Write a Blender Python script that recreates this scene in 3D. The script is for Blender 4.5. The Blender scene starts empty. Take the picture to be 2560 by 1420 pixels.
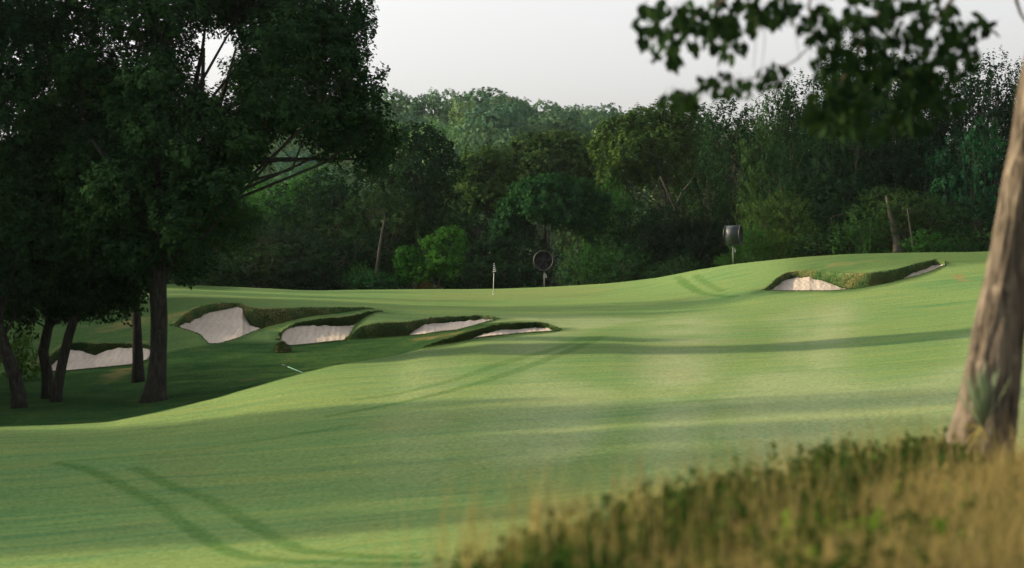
import bpy, math, random
import numpy as np
from mathutils import Vector, Matrix, Euler
R = math.radians
sc = bpy.context.scene
C = sc.collection
random.seed(7)

# ------------------------------------------------------------------ camera
F = 85.0 / 36.0 * 2560.0          # focal length in photograph pixels
HY = 640.0                        # photograph row of the horizon
CZ = 8.0                          # eye height above the datum
cam_d = bpy.data.cameras.new('camera')
cam = bpy.data.objects.new('camera', cam_d); C.objects.link(cam)
cam.location = (0, 0, CZ); cam.rotation_euler = (R(90), 0, 0)
cam_d.lens = 85; cam_d.sensor_width = 36; cam_d.shift_y = -(710 - HY) / 2560.0
cam_d.clip_start = 0.5; cam_d.clip_end = 6000
cam_d.dof.use_dof = True; cam_d.dof.focus_distance = 165; cam_d.dof.aperture_fstop = 1.5
sc.camera = cam

# ------------------------------------------------------------------ world and sun
SUN_EL, SUN_AZ = 19.0, 286.0       # azimuth clockwise from +Y: low sun, left of the view and a little beyond
w = bpy.data.worlds.new('World'); sc.world = w; w.use_nodes = True
nt = w.node_tree; nt.nodes.clear()
sky = nt.nodes.new('ShaderNodeTexSky'); sky.sky_type = 'NISHITA'; sky.sun_disc = False
sky.sun_elevation = R(SUN_EL); sky.sun_rotation = R(SUN_AZ)
sky.air_density = 1.0; sky.dust_density = 4.0; sky.ozone_density = 1.0; sky.altitude = 100
hs = nt.nodes.new('ShaderNodeHueSaturation'); hs.inputs['Saturation'].default_value = 0.15
mixs = nt.nodes.new('ShaderNodeMix'); mixs.data_type = 'RGBA'
mixs.inputs[0].default_value = 0.10
mixs.inputs['B'].default_value = (4.4, 4.15, 4.3, 1)
bg = nt.nodes.new('ShaderNodeBackground'); bg.inputs['Strength'].default_value = 0.15
wo = nt.nodes.new('ShaderNodeOutputWorld')
nt.links.new(sky.outputs[0], hs.inputs['Color']); nt.links.new(hs.outputs[0], mixs.inputs['A'])
nt.links.new(mixs.outputs['Result'], bg.inputs['Color']); nt.links.new(bg.outputs[0], wo.inputs[0])
az = R(SUN_AZ)
to_sun = Vector((math.sin(az) * math.cos(R(SUN_EL)), math.cos(az) * math.cos(R(SUN_EL)), math.sin(R(SUN_EL))))
sl = bpy.data.lights.new('sun', 'SUN'); sl.energy = 3.8; sl.angle = R(1.2); sl.color = (1.0, 0.75, 0.44)
so = bpy.data.objects.new('sun', sl); C.objects.link(so); so.rotation_euler = to_sun.to_track_quat('Z', 'Y').to_euler()
so.location = (-60, 20, 60)

sc.view_settings.view_transform = 'Standard'; sc.view_settings.look = 'None'
sc.view_settings.gamma = 1; sc.view_settings.use_curve_mapping = False
sc.view_settings.exposure = 1.03
sc.render.engine = 'CYCLES'
cy = sc.cycles
cy.use_denoising = True
try: cy.denoiser = 'OPENIMAGEDENOISE'; cy.denoising_input_passes = 'RGB_ALBEDO_NORMAL'
except Exception: pass
cy.max_bounces = 6; cy.diffuse_bounces = 3; cy.glossy_bounces = 1; cy.transmission_bounces = 3; cy.volume_bounces = 0
cy.transparent_max_bounces = 4; cy.caustics_reflective = False; cy.caustics_refractive = False
cy.sample_clamp_indirect = 5

# ------------------------------------------------------------------ helpers
def W(px, py, d):
    """point of the photograph at depth d -> world"""
    return Vector(((px - 1280) / F * d, d, CZ + (HY - py) / F * d))

def hash2(ix, iy, seed):
    h = (ix.astype(np.int64) * 374761393 + iy.astype(np.int64) * 668265263 + seed * 974634777) & 0x7fffffff
    h = ((h ^ (h >> 13)) * 1274126177) & 0x7fffffff
    return ((h ^ (h >> 16)) & 0xffff) / 65535.0
def vnoise(x, y, seed=0):
    ix = np.floor(x); iy = np.floor(y); fx = x - ix; fy = y - iy
    fx = fx * fx * (3 - 2 * fx); fy = fy * fy * (3 - 2 * fy)
    a = hash2(ix, iy, seed); b = hash2(ix + 1, iy, seed); c = hash2(ix, iy + 1, seed); d = hash2(ix + 1, iy + 1, seed)
    return (a * (1 - fx) + b * fx) * (1 - fy) + (c * (1 - fx) + d * fx) * fy
def fbm(x, y, seed=0, octv=4):
    s = 0; a = 0.5
    for i in range(octv):
        s = s + a * (vnoise(x * 2 ** i, y * 2 ** i, seed + i * 17) - 0.5); a *= 0.5
    return s
def sstep(a, b, x):
    t = np.clip((x - a) / (b - a), 0, 1); return t * t * (3 - 2 * t)

def tag(o, label=None, cat=None, group=None, kind=None):
    if label: o['label'] = label
    if cat: o['category'] = cat
    if group: o['group'] = group
    if kind: o['kind'] = kind
    return o
def empty(name, loc, rz=0, s=(1, 1, 1)):
    o = bpy.data.objects.new(name, None); C.objects.link(o); o.location = loc
    o.rotation_euler = (0, 0, rz); o.scale = s; o.empty_display_size = 0.3
    return o
def link_mesh(name, me, parent=None, mat=None):
    o = bpy.data.objects.new(name, me); C.objects.link(o)
    if mat and not me.materials: me.materials.append(mat)
    if parent: o.parent = parent
    return o
def np_mesh(name, v, f, smooth=False, attrs=None):
    """v (N,3), f (M,3|4) -> mesh, fast"""
    me = bpy.data.meshes.new(name)
    v = np.ascontiguousarray(v, dtype=np.float32); f = np.ascontiguousarray(f, dtype=np.int32)
    k = f.shape[1]
    me.vertices.add(len(v)); me.vertices.foreach_set('co', v.ravel())
    me.loops.add(f.size); me.loops.foreach_set('vertex_index', f.ravel())
    me.polygons.add(len(f)); me.polygons.foreach_set('loop_start', np.arange(0, f.size, k, dtype=np.int32))
    try: me.polygons.foreach_set('loop_total', np.full(len(f), k, dtype=np.int32))
    except Exception: pass
    me.update(calc_edges=True)
    me.polygons.foreach_set('use_smooth', np.full(len(f), smooth))
    for nm, (dom, arr) in (attrs or {}).items():
        a = me.attributes.new(nm, 'FLOAT', dom); a.data.foreach_set('value', np.ascontiguousarray(arr, dtype=np.float32))
    return me
class MB:
    """collects tubes, boxes and polygons into one mesh"""
    def __init__(s): s.v = []; s.f = []
    def add(s, vs, fs):
        n = len(s.v); s.v += [tuple(p) for p in vs]; s.f += [tuple(i + n for i in q) for q in fs]
    def tube(s, pts, rad, n=8, cap=True):
        pts = [Vector(p) for p in pts]; vs = []; fs = []
        ref = Vector((0.31, 0.95, 0.05)).normalized()
        for i, p in enumerate(pts):
            t = (pts[min(i + 1, len(pts) - 1)] - pts[max(i - 1, 0)]).normalized()
            a = t.cross(ref)
            if a.length < 1e-3: a = t.cross(Vector((1, 0, 0)))
            a.normalize(); b = t.cross(a)
            r = rad[i] if hasattr(rad, '__len__') else rad
            for k in range(n):
                th = 2 * math.pi * k / n; vs.append(p + (a * math.cos(th) + b * math.sin(th)) * r)
        for i in range(len(pts) - 1):
            for k in range(n):
                k2 = (k + 1) % n; fs.append((i * n + k, i * n + k2, (i + 1) * n + k2, (i + 1) * n + k))
        if cap:
            fs.append(tuple(range(n))[::-1]); fs.append(tuple((len(pts) - 1) * n + k for k in range(n)))
        s.add(vs, fs)
    def box(s, c, h, rot=None):
        vs = []
        for x in (-1, 1):
            for y in (-1, 1):
                for z in (-1, 1):
                    p = Vector((x * h[0], y * h[1], z * h[2]))
                    if rot: p = rot @ p
                    vs.append(Vector(c) + p)
        s.add(vs, [(0, 1, 3, 2), (4, 6, 7, 5), (0, 4, 5, 1), (2, 3, 7, 6), (0, 2, 6, 4), (1, 5, 7, 3)])
    def mesh(s, name, smooth=False):
        me = bpy.data.meshes.new(name); me.from_pydata(s.v, [], s.f); me.update()
        if smooth:
            for p in me.polygons: p.use_smooth = True
        return me
    def build(s, name, mat, parent=None, smooth=False): return link_mesh(name, s.mesh(name, smooth), parent, mat)

# ------------------------------------------------------------------ materials
def new_mat(name):
    m = bpy.data.materials.new(name); m.use_nodes = True; t = m.node_tree; t.nodes.clear()
    o = t.nodes.new('ShaderNodeOutputMaterial'); return m, t, o
class NB:
    def __init__(s, t): s.t = t
    def n(s, typ, **kw):
        nd = s.t.nodes.new(typ)
        for k, v in kw.items():
            setattr(nd, k, v)
        return nd
    def l(s, a, b): s.t.links.new(a, b)
    def noise(s, vec, scale, detail=3, rough=0.55, dist=0):
        nd = s.n('ShaderNodeTexNoise'); nd.inputs['Scale'].default_value = scale; nd.inputs['Detail'].default_value = detail
        nd.inputs['Roughness'].default_value = rough; nd.inputs['Distortion'].default_value = dist
        if vec: s.l(vec, nd.inputs['Vector'])
        return nd.outputs['Fac']
    def map(s, val, a, b, c=0.0, d=1.0):
        nd = s.n('ShaderNodeMapRange'); s.l(val, nd.inputs[0])
        for i, q in enumerate((a, b, c, d)): nd.inputs[1 + i].default_value = q
        return nd.outputs[0]
    def mix(s, fac, a, b, mode='MIX'):
        nd = s.n('ShaderNodeMix', data_type='RGBA', blend_type=mode)
        for sock, q in ((nd.inputs[0], fac), (nd.inputs['A'], a), (nd.inputs['B'], b)):
            if hasattr(q, 'is_linked') or hasattr(q, 'links'): s.l(q, sock)
            elif isinstance(q, (int, float)): sock.default_value = q
            else: sock.default_value = (*q, 1)
        return nd.outputs['Result']
    def math(s, op, a, b=0.0):
        nd = s.n('ShaderNodeMath', operation=op)
        for sock, q in ((nd.inputs[0], a), (nd.inputs[1], b)):
            if isinstance(q, (int, float)): sock.default_value = q
            else: s.l(q, sock)
        return nd.outputs[0]
    def attr(s, name):
        nd = s.n('ShaderNodeAttribute', attribute_name=name); return nd.outputs['Fac']
    def vec(s, scale, coord='Object'):
        tc = s.n('ShaderNodeTexCoord'); mp = s.n('ShaderNodeMapping'); mp.inputs['Scale'].default_value = scale
        s.l(tc.outputs[coord], mp.inputs[0]); return mp.outputs[0]
    def bump(s, h, strength, dist=0.05):
        nd = s.n('ShaderNodeBump'); nd.inputs['Strength'].default_value = strength; nd.inputs['Distance'].default_value = dist
        s.l(h, nd.inputs['Height']); return nd.outputs[0]

def turf_material():
    m, t, o = new_mat('turf'); b = NB(t)
    v1 = b.vec((1, 1, 1)); n_big = b.noise(v1, 0.09, 4, 0.6); n_mid = b.noise(v1, 0.7, 4, 0.65)
    v2 = b.vec((0.5, 2.2, 1)); n_str = b.noise(v2, 0.35, 4, 0.6)
    n_fine = b.noise(v1, 9, 5, 0.75)
    short = b.mix(b.map(n_big, 0.38, 0.62), (0.085, 0.166, 0.063), (0.130, 0.194, 0.072))
    short = b.mix(b.map(n_str, 0.35, 0.7, 0, 0.5), short, (0.062, 0.142, 0.058))
    n_mow_sun = b.noise(b.vec((0.11, 1.6, 1)), 1.1, 6, 0.72)  # mowing streaks, with thin sun streaks painted in by the same noise
    short = b.mix(b.map(n_mow_sun, 0.44, 0.62, 0, 0.7), short, (0.150, 0.198, 0.064))
    short = b.mix(b.map(n_mow_sun, 0.32, 0.46, 0.6, 0), short, (0.054, 0.124, 0.054))
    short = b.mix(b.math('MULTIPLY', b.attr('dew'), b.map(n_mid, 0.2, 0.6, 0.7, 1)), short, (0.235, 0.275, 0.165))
    rough = b.mix(b.map(n_mid, 0.3, 0.7), (0.014, 0.044, 0.017), (0.036, 0.070, 0.022))  # rough turf, darkened further so the hollow reads as shaded
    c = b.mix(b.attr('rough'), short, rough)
    c = b.mix(b.math('MULTIPLY', b.attr('dry'), b.map(n_mid, 0.25, 0.6, 0.35, 1)), c, (0.165, 0.135, 0.060))
    c = b.mix(b.attr('track'), c, (0.026, 0.086, 0.018))
    # worn specks and divots
    vo = b.n('ShaderNodeTexVoronoi'); vo.inputs['Scale'].default_value = 0.55; vo.inputs['Randomness'].default_value = 1
    b.l(b.vec((1, 1, 0)), vo.inputs['Vector'])
    c = b.mix(b.map(vo.outputs['Distance'], 0.03, 0.07, 0.55, 0.0), c, (0.035, 0.055, 0.02))
    c = b.mix(b.map(n_fine, 0.3, 0.7, 0.0, 1.0), b.mix(1.0, c, (0.62, 0.62, 0.60), 'MULTIPLY'), b.mix(1.0, c, (1.62, 1.55, 1.45), 'MULTIPLY'))
    p = b.n('ShaderNodeBsdfDiffuse'); b.l(c, p.inputs['Color'])
    hsum = b.math('ADD', b.math('MULTIPLY', n_fine, 0.5), b.math('MULTIPLY', b.math('MULTIPLY', b.noise(v1, 2.6, 4, 0.7), b.map(b.attr('rough'), 0, 1, 0.4, 2.5)), 1.0))
    b.l(b.bump(hsum, 0.7, 0.07), p.inputs['Normal']); b.l(p.outputs[0], o.inputs[0]); return m
def sand_material():
    m, t, o = new_mat('sand'); b = NB(t); v = b.vec((1, 1, 1)); n1 = b.noise(v, 0.6, 5, 0.6); n2 = b.noise(v, 14, 4, 0.7)
    n3 = b.noise(b.vec((1, 2.5, 1)), 2.2, 4, 0.7)
    c = b.mix(b.map(n1, 0.3, 0.7), (0.35, 0.305, 0.25), (0.45, 0.395, 0.325)); c = b.mix(b.map(n2, 0.3, 0.75, 0, 0.35), c, (0.30, 0.25, 0.21))
    wv = b.n('ShaderNodeTexWave'); wv.inputs['Scale'].default_value = 1.6; wv.inputs['Distortion'].default_value = 7; wv.inputs['Detail'].default_value = 3
    b.l(b.vec((0.6, 0.9, 1)), wv.inputs['Vector']); n3 = b.math('ADD', b.math('MULTIPLY', n3, 0.8), b.math('MULTIPLY', wv.outputs['Fac'], 0.22))
    c = b.mix(b.map(n3, 0.5, 0.75, 0, 0.5), c, (0.24, 0.20, 0.165))
    p = b.n('ShaderNodeBsdfPrincipled'); p.inputs['Roughness'].default_value = 0.95; p.inputs['Specular IOR Level'].default_value = 0.1
    b.l(c, p.inputs['Base Color']); b.l(b.bump(b.math('ADD', n3, b.math('MULTIPLY', n2, 0.4)), 0.8, 0.08), p.inputs['Normal']); b.l(p.outputs[0], o.inputs[0]); return m
def leaf_material(name, dark, light, trans=0.35, use_col=True):
    m, t, o = new_mat(name); b = NB(t)
    c = b.mix(b.attr('tint'), dark, light)
    if use_col:
        oi = b.n('ShaderNodeObjectInfo'); c = b.mix(1.0, c, oi.outputs['Color'], 'MULTIPLY')
    d = b.n('ShaderNodeBsdfDiffuse'); b.l(c, d.inputs['Color'])
    tr = b.n('ShaderNodeBsdfTranslucent'); b.l(b.mix(0.5, c, b.mix(1.0, c, (1.3, 1.5, 0.5), 'MULTIPLY')), tr.inputs['Color'])
    ms = b.n('ShaderNodeMixShader'); ms.inputs[0].default_value = trans
    b.l(d.outputs[0], ms.inputs[1]); b.l(tr.outputs[0], ms.inputs[2]); b.l(ms.outputs[0], o.inputs[0]); return m
def bark_material(name, dark, light, sc_=(6, 6, 1.2), bs=1.0, bd=0.05):
    m, t, o = new_mat(name); b = NB(t); v = b.vec(sc_); n1 = b.noise(v, 1.6, 6, 0.65, 0.6); n2 = b.noise(b.vec((1, 1, 1)), 1.1, 3)
    c = b.mix(b.map(n1, 0.33, 0.66), dark, light); c = b.mix(b.map(n2, 0.5, 0.72, 0, 0.5), c, tuple(x * 0.6 for x in light)); n4 = b.noise(b.vec((3, 3, 1.5)), 1.3, 5, 0.7, 0.8); c = b.mix(b.map(n4, 0.55, 0.68, 0, 0.7), c, tuple(x * 1.45 for x in light)); c = b.mix(b.map(n4, 0.30, 0.42, 0.6, 0), c, dark)
    p = b.n('ShaderNodeBsdfPrincipled'); p.inputs['Roughness'].default_value = 0.9; p.inputs['Specular IOR Level'].default_value = 0.06
    b.l(c, p.inputs['Base Color']); b.l(b.bump(n1, bs, bd), p.inputs['Normal']); b.l(p.outputs[0], o.inputs[0]); return m
def plain(name, col, rough=0.6, metal=0.0, var=0.15):
    m, t, o = new_mat(name); b = NB(t); n1 = b.noise(b.vec((1, 1, 1)), 8, 4, 0.6)
    p = b.n('ShaderNodeBsdfPrincipled'); p.inputs['Roughness'].default_value = rough; p.inputs['Metallic'].default_value = metal
    b.l(b.mix(b.map(n1, 0.3, 0.7), tuple(x * (1 - var) for x in col), tuple(min(1, x * (1 + var)) for x in col)), p.inputs['Base Color'])
    b.l(p.outputs[0], o.inputs[0]); return m
M = dict(
    turf=turf_material(), sand=sand_material(),
    leaf=leaf_material('foliage', (0.008, 0.025, 0.014), (0.044, 0.080, 0.027), 0.2),
    leaf_front=leaf_material('broad_leaf', (0.009, 0.020, 0.010), (0.024, 0.048, 0.015), 0.18, False),
    blade=leaf_material('grass_blade', (0.024, 0.056, 0.016), (0.33, 0.245, 0.11), 0.3, False),
    fringe=leaf_material('fringe_blade', (0.020, 0.046, 0.015), (0.066, 0.084, 0.028), 0.2, False),
    weed=leaf_material('weed_leaf', (0.022, 0.045, 0.014), (0.075, 0.120, 0.030), 0.3),
    yucca=leaf_material('yucca_leaf', (0.14, 0.20, 0.13), (0.24, 0.30, 0.18), 0.15, True),
    bark=bark_material('bark', (0.030, 0.027, 0.022), (0.095, 0.085, 0.066)),
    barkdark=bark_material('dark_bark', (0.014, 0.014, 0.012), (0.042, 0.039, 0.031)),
    barkfront=bark_material('furrowed_bark', (0.038, 0.030, 0.022), (0.235, 0.195, 0.145), (7, 7, 1.3), 1.0, 0.10),
    dark=plain('dark_painted_metal', (0.012, 0.020, 0.022), 0.5, 0.1), rim=plain('worn_rim', (0.035, 0.032, 0.026), 0.5, 0.1),
    pole=plain('grey_pole', (0.11, 0.11, 0.09), 0.6), box_grey=plain('grey_box', (0.35, 0.36, 0.36), 0.5), white=plain('white_paint', (0.78, 0.78, 0.76), 0.5, 0, 0.04),
    blade_black=plain('blade_black', (0.012, 0.013, 0.014), 0.7), black=plain('black_cloth', (0.02, 0.02, 0.022), 0.8), teal=plain('teal_handle', (0.10, 0.33, 0.27), 0.5),
    soil=plain('bare_soil', (0.10, 0.075, 0.05), 0.95),
)

# ------------------------------------------------------------------ terrain: ridge and hollow lines across the course
# each line: list of (px, depth, py); a line is followed across the view, heights between lines are interpolated
LN = {}
LN['A'] = [(-2500, 3, None), (5000, 3, None)]
LN['B'] = [(-2500, 9, 1850), (0, 10, 1800), (600, 11, 1690), (1100, 12.5, 1550), (1400, 14.5, 1470), (1700, 17, 1385), (2000, 20.5, 1265), (2350, 24, 1190), (2560, 25.5, 1165), (3200, 28, 1130), (5000, 30, 1110)]
LN['C'] = [(-2500, 30, 1720), (0, 30, 1660), (1100, 30, 1585), (2000, 34, 1400), (2560, 37, 1300), (3200, 40, 1220), (5000, 42, 1150)]
LN['D'] = [(-2500, 48, 1430), (-600, 48, 1380), (0, 48, 1345), (500, 48, 1300), (1200, 48, 1238), (2000, 48, 1165), (2560, 48, 1115), (3200, 49, 1070), (5000, 50, 1000)]
LN['E'] = [(-2500, 60, 1230), (-600, 60, 1200), (0, 60, 1168), (500, 60, 1132), (1200, 60, 1072), (2000, 60, 1012), (2560, 60, 962), (3200, 60, 920), (5000, 60, 880)]
LN['F'] = [(-2500, 72, 1120), (-600, 72, 1090), (0, 74, 1071), (150, 75, 1065), (273, 75.5, 1059), (344, 76, 1045), (430, 77.5, 1026), (547, 80, 998), (664, 83, 963), (766, 86, 935), (860, 89, 912), (1000, 94, 887), (1059, 96, 871), (1134, 98, 860), (1176, 100, 851), (1211, 101, 845), (1300, 104, 837), (1387, 106, 831), (1600, 107, 827), (2000, 103, 824), (2400, 95, 810), (2560, 92, 798), (3200, 90, 780), (5000, 90, 770)]
LN['G'] = [(-2500, 84, 1120), (-600, 84, 1100), (0, 84, 1080), (273, 85, 1068), (344, 86, 1057), (430, 88, 1036), (547, 91, 1008), (664, 94, 973), (766, 97, 945), (860, 100, 922), (1000, 104, 895), (1134, 104, 864), (1211, 106, 846), (1300, 109, 826), (1387, 111, 826), (1600, 112, 817), (2000, 109, 808), (2400, 102, 793), (2560, 100, 780), (3200, 98, 760), (5000, 98, 750)]
LN['H'] = [(-2500, 112, 960), (-600, 112, 945), (0, 112, 937), (345, 112, 912), (450, 112, 885), (600, 114, 864), (700, 113.5, 869), (800, 113, 868), (900, 113, 857), (1000, 113, 848), (1134, 113, 833), (1200, 113, 815), (1300, 116, 806), (1387, 118, 806), (1600, 122, 795), (2000, 119, 778), (2400, 114, 758), (2560, 112, 746), (3200, 110, 730), (5000, 110, 720)]
LN['I'] = [(-2500, 135, 790), (0, 135, 785), (300, 132, 772), (450, 130, 758), (600, 131, 759), (800, 132, 767), (900, 133, 770), (1000, 135, 777), (1200, 138, 776), (1400, 140, 770), (1600, 140, 762), (1800, 137, 752), (1900, 134, 736), (2000, 132, 731), (2200, 129, 716), (2400, 127, 700), (2560, 126, 688), (3200, 124, 670), (5000, 124, 660)]
LN['J'] = [(-2500, 158, 745), (0, 158, 745), (430, 158, 733), (800, 160, 742), (1000, 160, 748), (1233, 160, 751), (1500, 160, 740), (1640, 157, 727), (1800, 150, 709), (2000, 145, 688), (2200, 141, 668), (2400, 139, 662), (2560, 138, 655), (3200, 136, 645), (5000, 136, 640)]
LN['K'] = [(-2500, 185, 700), (0, 185, 702), (430, 185, 711), (600, 188, 718), (780, 190, 727), (950, 190, 724), (1180, 190, 723), (1360, 188, 717), (1500, 183, 710), (1640, 178, 695), (1740, 172, 675), (1850, 168, 656), (2000, 164, 642), (2120, 160, 634), (2400, 158, 630), (2560, 157, 628), (3200, 155, 624), (5000, 155, 620)]
PXG = np.arange(-2500, 5001, 8.0); DG = np.arange(0, 331, 0.2)
def gsm(a, s=2):
    k = np.exp(-0.5 * (np.arange(-3 * s, 3 * s + 1) / s) ** 2); k /= k.sum()
    return np.convolve(np.pad(a, 3 * s, mode='edge'), k, mode='valid')
def line_tab(l, sm):
    p = np.array([q[0] for q in l], float); d = np.array([q[1] for q in l], float)
    if l[0][2] is None: z = np.full(len(p), -1.62)
    else: z = (HY - np.array([q[2] for q in l], float)) / F * d
    return gsm(np.interp(PXG, p, d), sm), gsm(np.interp(PXG, p, z), sm)
tabs = [line_tab(LN[k], {'A': 2, 'B': 8, 'C': 12, 'D': 14, 'E': 10, 'F': 2, 'G': 3, 'H': 3, 'I': 4, 'J': 6, 'K': 4}[k]) for k in 'ABCDEFGHIJK']
dK, zK = tabs[-1]
tabs.append((dK + 8, zK - 0.9)); tabs.append((dK + 24, zK - 3.6)); tabs.append((np.full_like(dK, 250.), gsm(np.minimum(zK - 4, -7.0), 6))); tabs.append((np.full_like(dK, 330.), np.full_like(dK, -6.5)))
KD = np.array([t[0] for t in tabs]); KZ = np.array([t[1] for t in tabs])        # (K, npx)
def pchip_cols(X, Y, xs):
    h = np.diff(X, axis=0); dl = np.diff(Y, axis=0) / h; m = np.zeros_like(Y)
    w1 = 2 * h[1:] + h[:-1]; w2 = h[1:] + 2 * h[:-1]; same = dl[:-1] * dl[1:] > 0
    with np.errstate(divide='ignore', invalid='ignore'):
        mm = (w1 + w2) / (w1 / dl[:-1] + w2 / dl[1:])
    m[1:-1] = np.where(same, mm, 0); m[0] = dl[0]; m[-1] = dl[-1]
    out = np.zeros((X.shape[1], len(xs)))
    for j in range(X.shape[1]):
        x = X[:, j]; xx = np.clip(xs, x[0], x[-1]); i = np.clip(np.searchsorted(x, xx) - 1, 0, len(x) - 2)
        hh = x[i + 1] - x[i]; t = (xx - x[i]) / hh
        out[j] = (Y[i, j] * (1 + 2 * t) * (1 - t) ** 2 + m[i, j] * hh * t * (1 - t) ** 2 + Y[i + 1, j] * t * t * (3 - 2 * t) + m[i + 1, j] * hh * t * t * (t - 1))
    return out
ZT = pchip_cols(KD, KZ, DG)
k9 = np.exp(-0.5 * (np.arange(-6, 7) / 3.0) ** 2); k9 /= k9.sum()             # round the ridges by ~0.6 m
ZT = np.apply_along_axis(lambda r: np.convolve(np.pad(r, 6, mode='edge'), k9, mode='valid'), 1, ZT)
def px_of(x, d): return 1280 + F * x / np.maximum(d, 8.0)
def Zrel(px, d):
    a = np.clip((px - PXG[0]) / 8.0, 0, len(PXG) - 1.001); bq = np.clip(d / 0.2, 0, len(DG) - 1.001)
    i = a.astype(int); j = bq.astype(int); fa = a - i; fb = bq - j
    return (ZT[i, j] * (1 - fa) + ZT[i + 1, j] * fa) * (1 - fb) + (ZT[i, j + 1] * (1 - fa) + ZT[i + 1, j + 1] * fa) * fb
def Zw(x, y):
    """world height of the ground (arrays)"""
    x = np.asarray(x, float); y = np.asarray(y, float)
    z = Zrel(px_of(x, y), y) + CZ
    return z + fbm(x * 0.12, y * 0.12, 5, 3) * 0.16 + fbm(x * 0.9, y * 0.9, 9, 3) * 0.03
def gz(x, y): return float(Zw(np.array([x]), np.array([y]))[0])
def on_ground(px, d, dz=0.0):
    x = (px - 1280) / F * d; return Vector((x, d, gz(x, d) + dz))

# ------------------------------------------------------------------ bunkers (front lip, sand top, wall top read off along the course)
BK = [
 dict(label='low white sand bunker behind the leaning trunks at far left', rng=(108, 134),
  f=[(85, 930), (130, 931), (165, 930), (250, 922), (330, 914), (372, 902), (384, 880)],
  s=[(85, 929), (120, 924), (150, 897), (172, 877), (200, 879), (240, 891), (265, 881), (300, 872), (350, 873), (372, 874), (384, 878)],
  w=[(85, 925), (130, 884), (165, 860), (200, 855), (250, 860), (300, 862), (350, 862), (372, 864), (384, 872)]),
 dict(label='large sand bunker with a tall sand face right of the thick oak trunk', rng=(109, 146),
  f=[(437, 817), (447, 820), (500, 838), (512, 850), (519, 862), (550, 862), (600, 846), (640, 829), (662, 822), (720, 806), (760, 796), (800, 790), (860, 783), (925, 773)],
  s=[(437, 816), (447, 818), (480, 806), (520, 784), (560, 778), (598, 770), (606, 775), (613, 796), (625, 815), (640, 821), (662, 825), (720, 812), (760, 803), (800, 796), (860, 786), (925, 774)],
  w=[(437, 812), (445, 799), (470, 778), (500, 764), (560, 758), (610, 760), (662, 764), (720, 766), (800, 768), (860, 769), (925, 771)]),
 dict(label='sand bunker with overhanging brown grass lip, second from the left of the middle group', rng=(108, 140),
  f=[(700, 862), (722, 867), (760, 864), (870, 852), (876, 838), (885, 818), (892, 811), (905, 800), (930, 786), (948, 779)],
  s=[(700, 850), (707, 828), (740, 819), (780, 817), (830, 818), (870, 817), (888, 812), (905, 801), (930, 787), (948, 780)],
  w=[(700, 838), (720, 820), (760, 806), (800, 799), (860, 793), (900, 786), (930, 781), (948, 778)]),
 dict(label='narrow sand bunker cut under a grassy bank, directly below the short green', rng=(107, 134),
  f=[(872, 851), (900, 850), (1000, 844), (1020, 842), (1060, 838), (1110, 830), (1140, 828), (1190, 815), (1230, 803), (1240, 799)],
  s=[(872, 852), (900, 853), (1000, 848), (1020, 842), (1045, 823), (1060, 816), (1080, 811), (1130, 810), (1180, 803), (1225, 800), (1240, 798)],
  w=[(872, 848), (882, 832), (895, 813), (930, 805), (960, 801), (1000, 801), (1060, 800), (1100, 795), (1150, 793), (1200, 791), (1232, 793), (1240, 797)]),
 dict(label='shallow crescent sand bunker at the crest of the bright fairway', rng=(94, 124),
  f=[(1062, 871), (1100, 865), (1134, 860), (1176, 851), (1211, 845), (1300, 836), (1387, 830), (1394, 827)],
  s=[(1062, 873), (1100, 868), (1134, 863), (1176, 852), (1190, 845), (1215, 836), (1240, 828), (1290, 826), (1340, 821), (1370, 823), (1388, 828), (1394, 826)],
  w=[(1062, 869), (1100, 855), (1150, 838), (1200, 822), (1250, 813), (1300, 809), (1340, 808), (1375, 811), (1394, 822)]),
 dict(label='two-lobed sand bunker under a shaggy grass bank on the right-hand hill', rng=(112, 160),
  f=[(1912, 728), (1940, 729), (2000, 729), (2080, 729), (2115, 726), (2150, 722), (2220, 710), (2262, 699), (2300, 689), (2340, 675), (2362, 663)],
  s=[(1912, 728), (1930, 727), (1945, 715), (1960, 704), (1990, 698), (2020, 697), (2050, 702), (2080, 712), (2105, 723), (2130, 728), (2220, 716), (2255, 702), (2270, 691), (2290, 682), (2310, 675), (2340, 664), (2362, 661)],
  w=[(1912, 725), (1925, 712), (1940, 695), (1965, 682), (2000, 675), (2040, 674), (2100, 676), (2160, 679), (2200, 675), (2250, 667), (2300, 656), (2340, 648), (2362, 655)]),
]
def find_d(px, y, rng):
    """depth at which the ground shows at row y of each column"""
    ds = np.arange(rng[0], rng[1], 0.1); out = np.zeros(len(px)); res = 0
    for i, (p, yy) in enumerate(zip(px, y)):
        x = (p - 1280) / F * ds; py = HY - (Zw(x, ds) - CZ) / ds * F
        vis = np.minimum.accumulate(py); k = np.argmax(vis <= yy) if (vis <= yy).any() else int(np.argmin(np.abs(py - yy)))
        res = max(res, abs(py[k] - yy)); out[i] = ds[k]
    return out, res
def itp(l, px): return np.interp(px, [q[0] for q in l], [q[1] for q in l])
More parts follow.
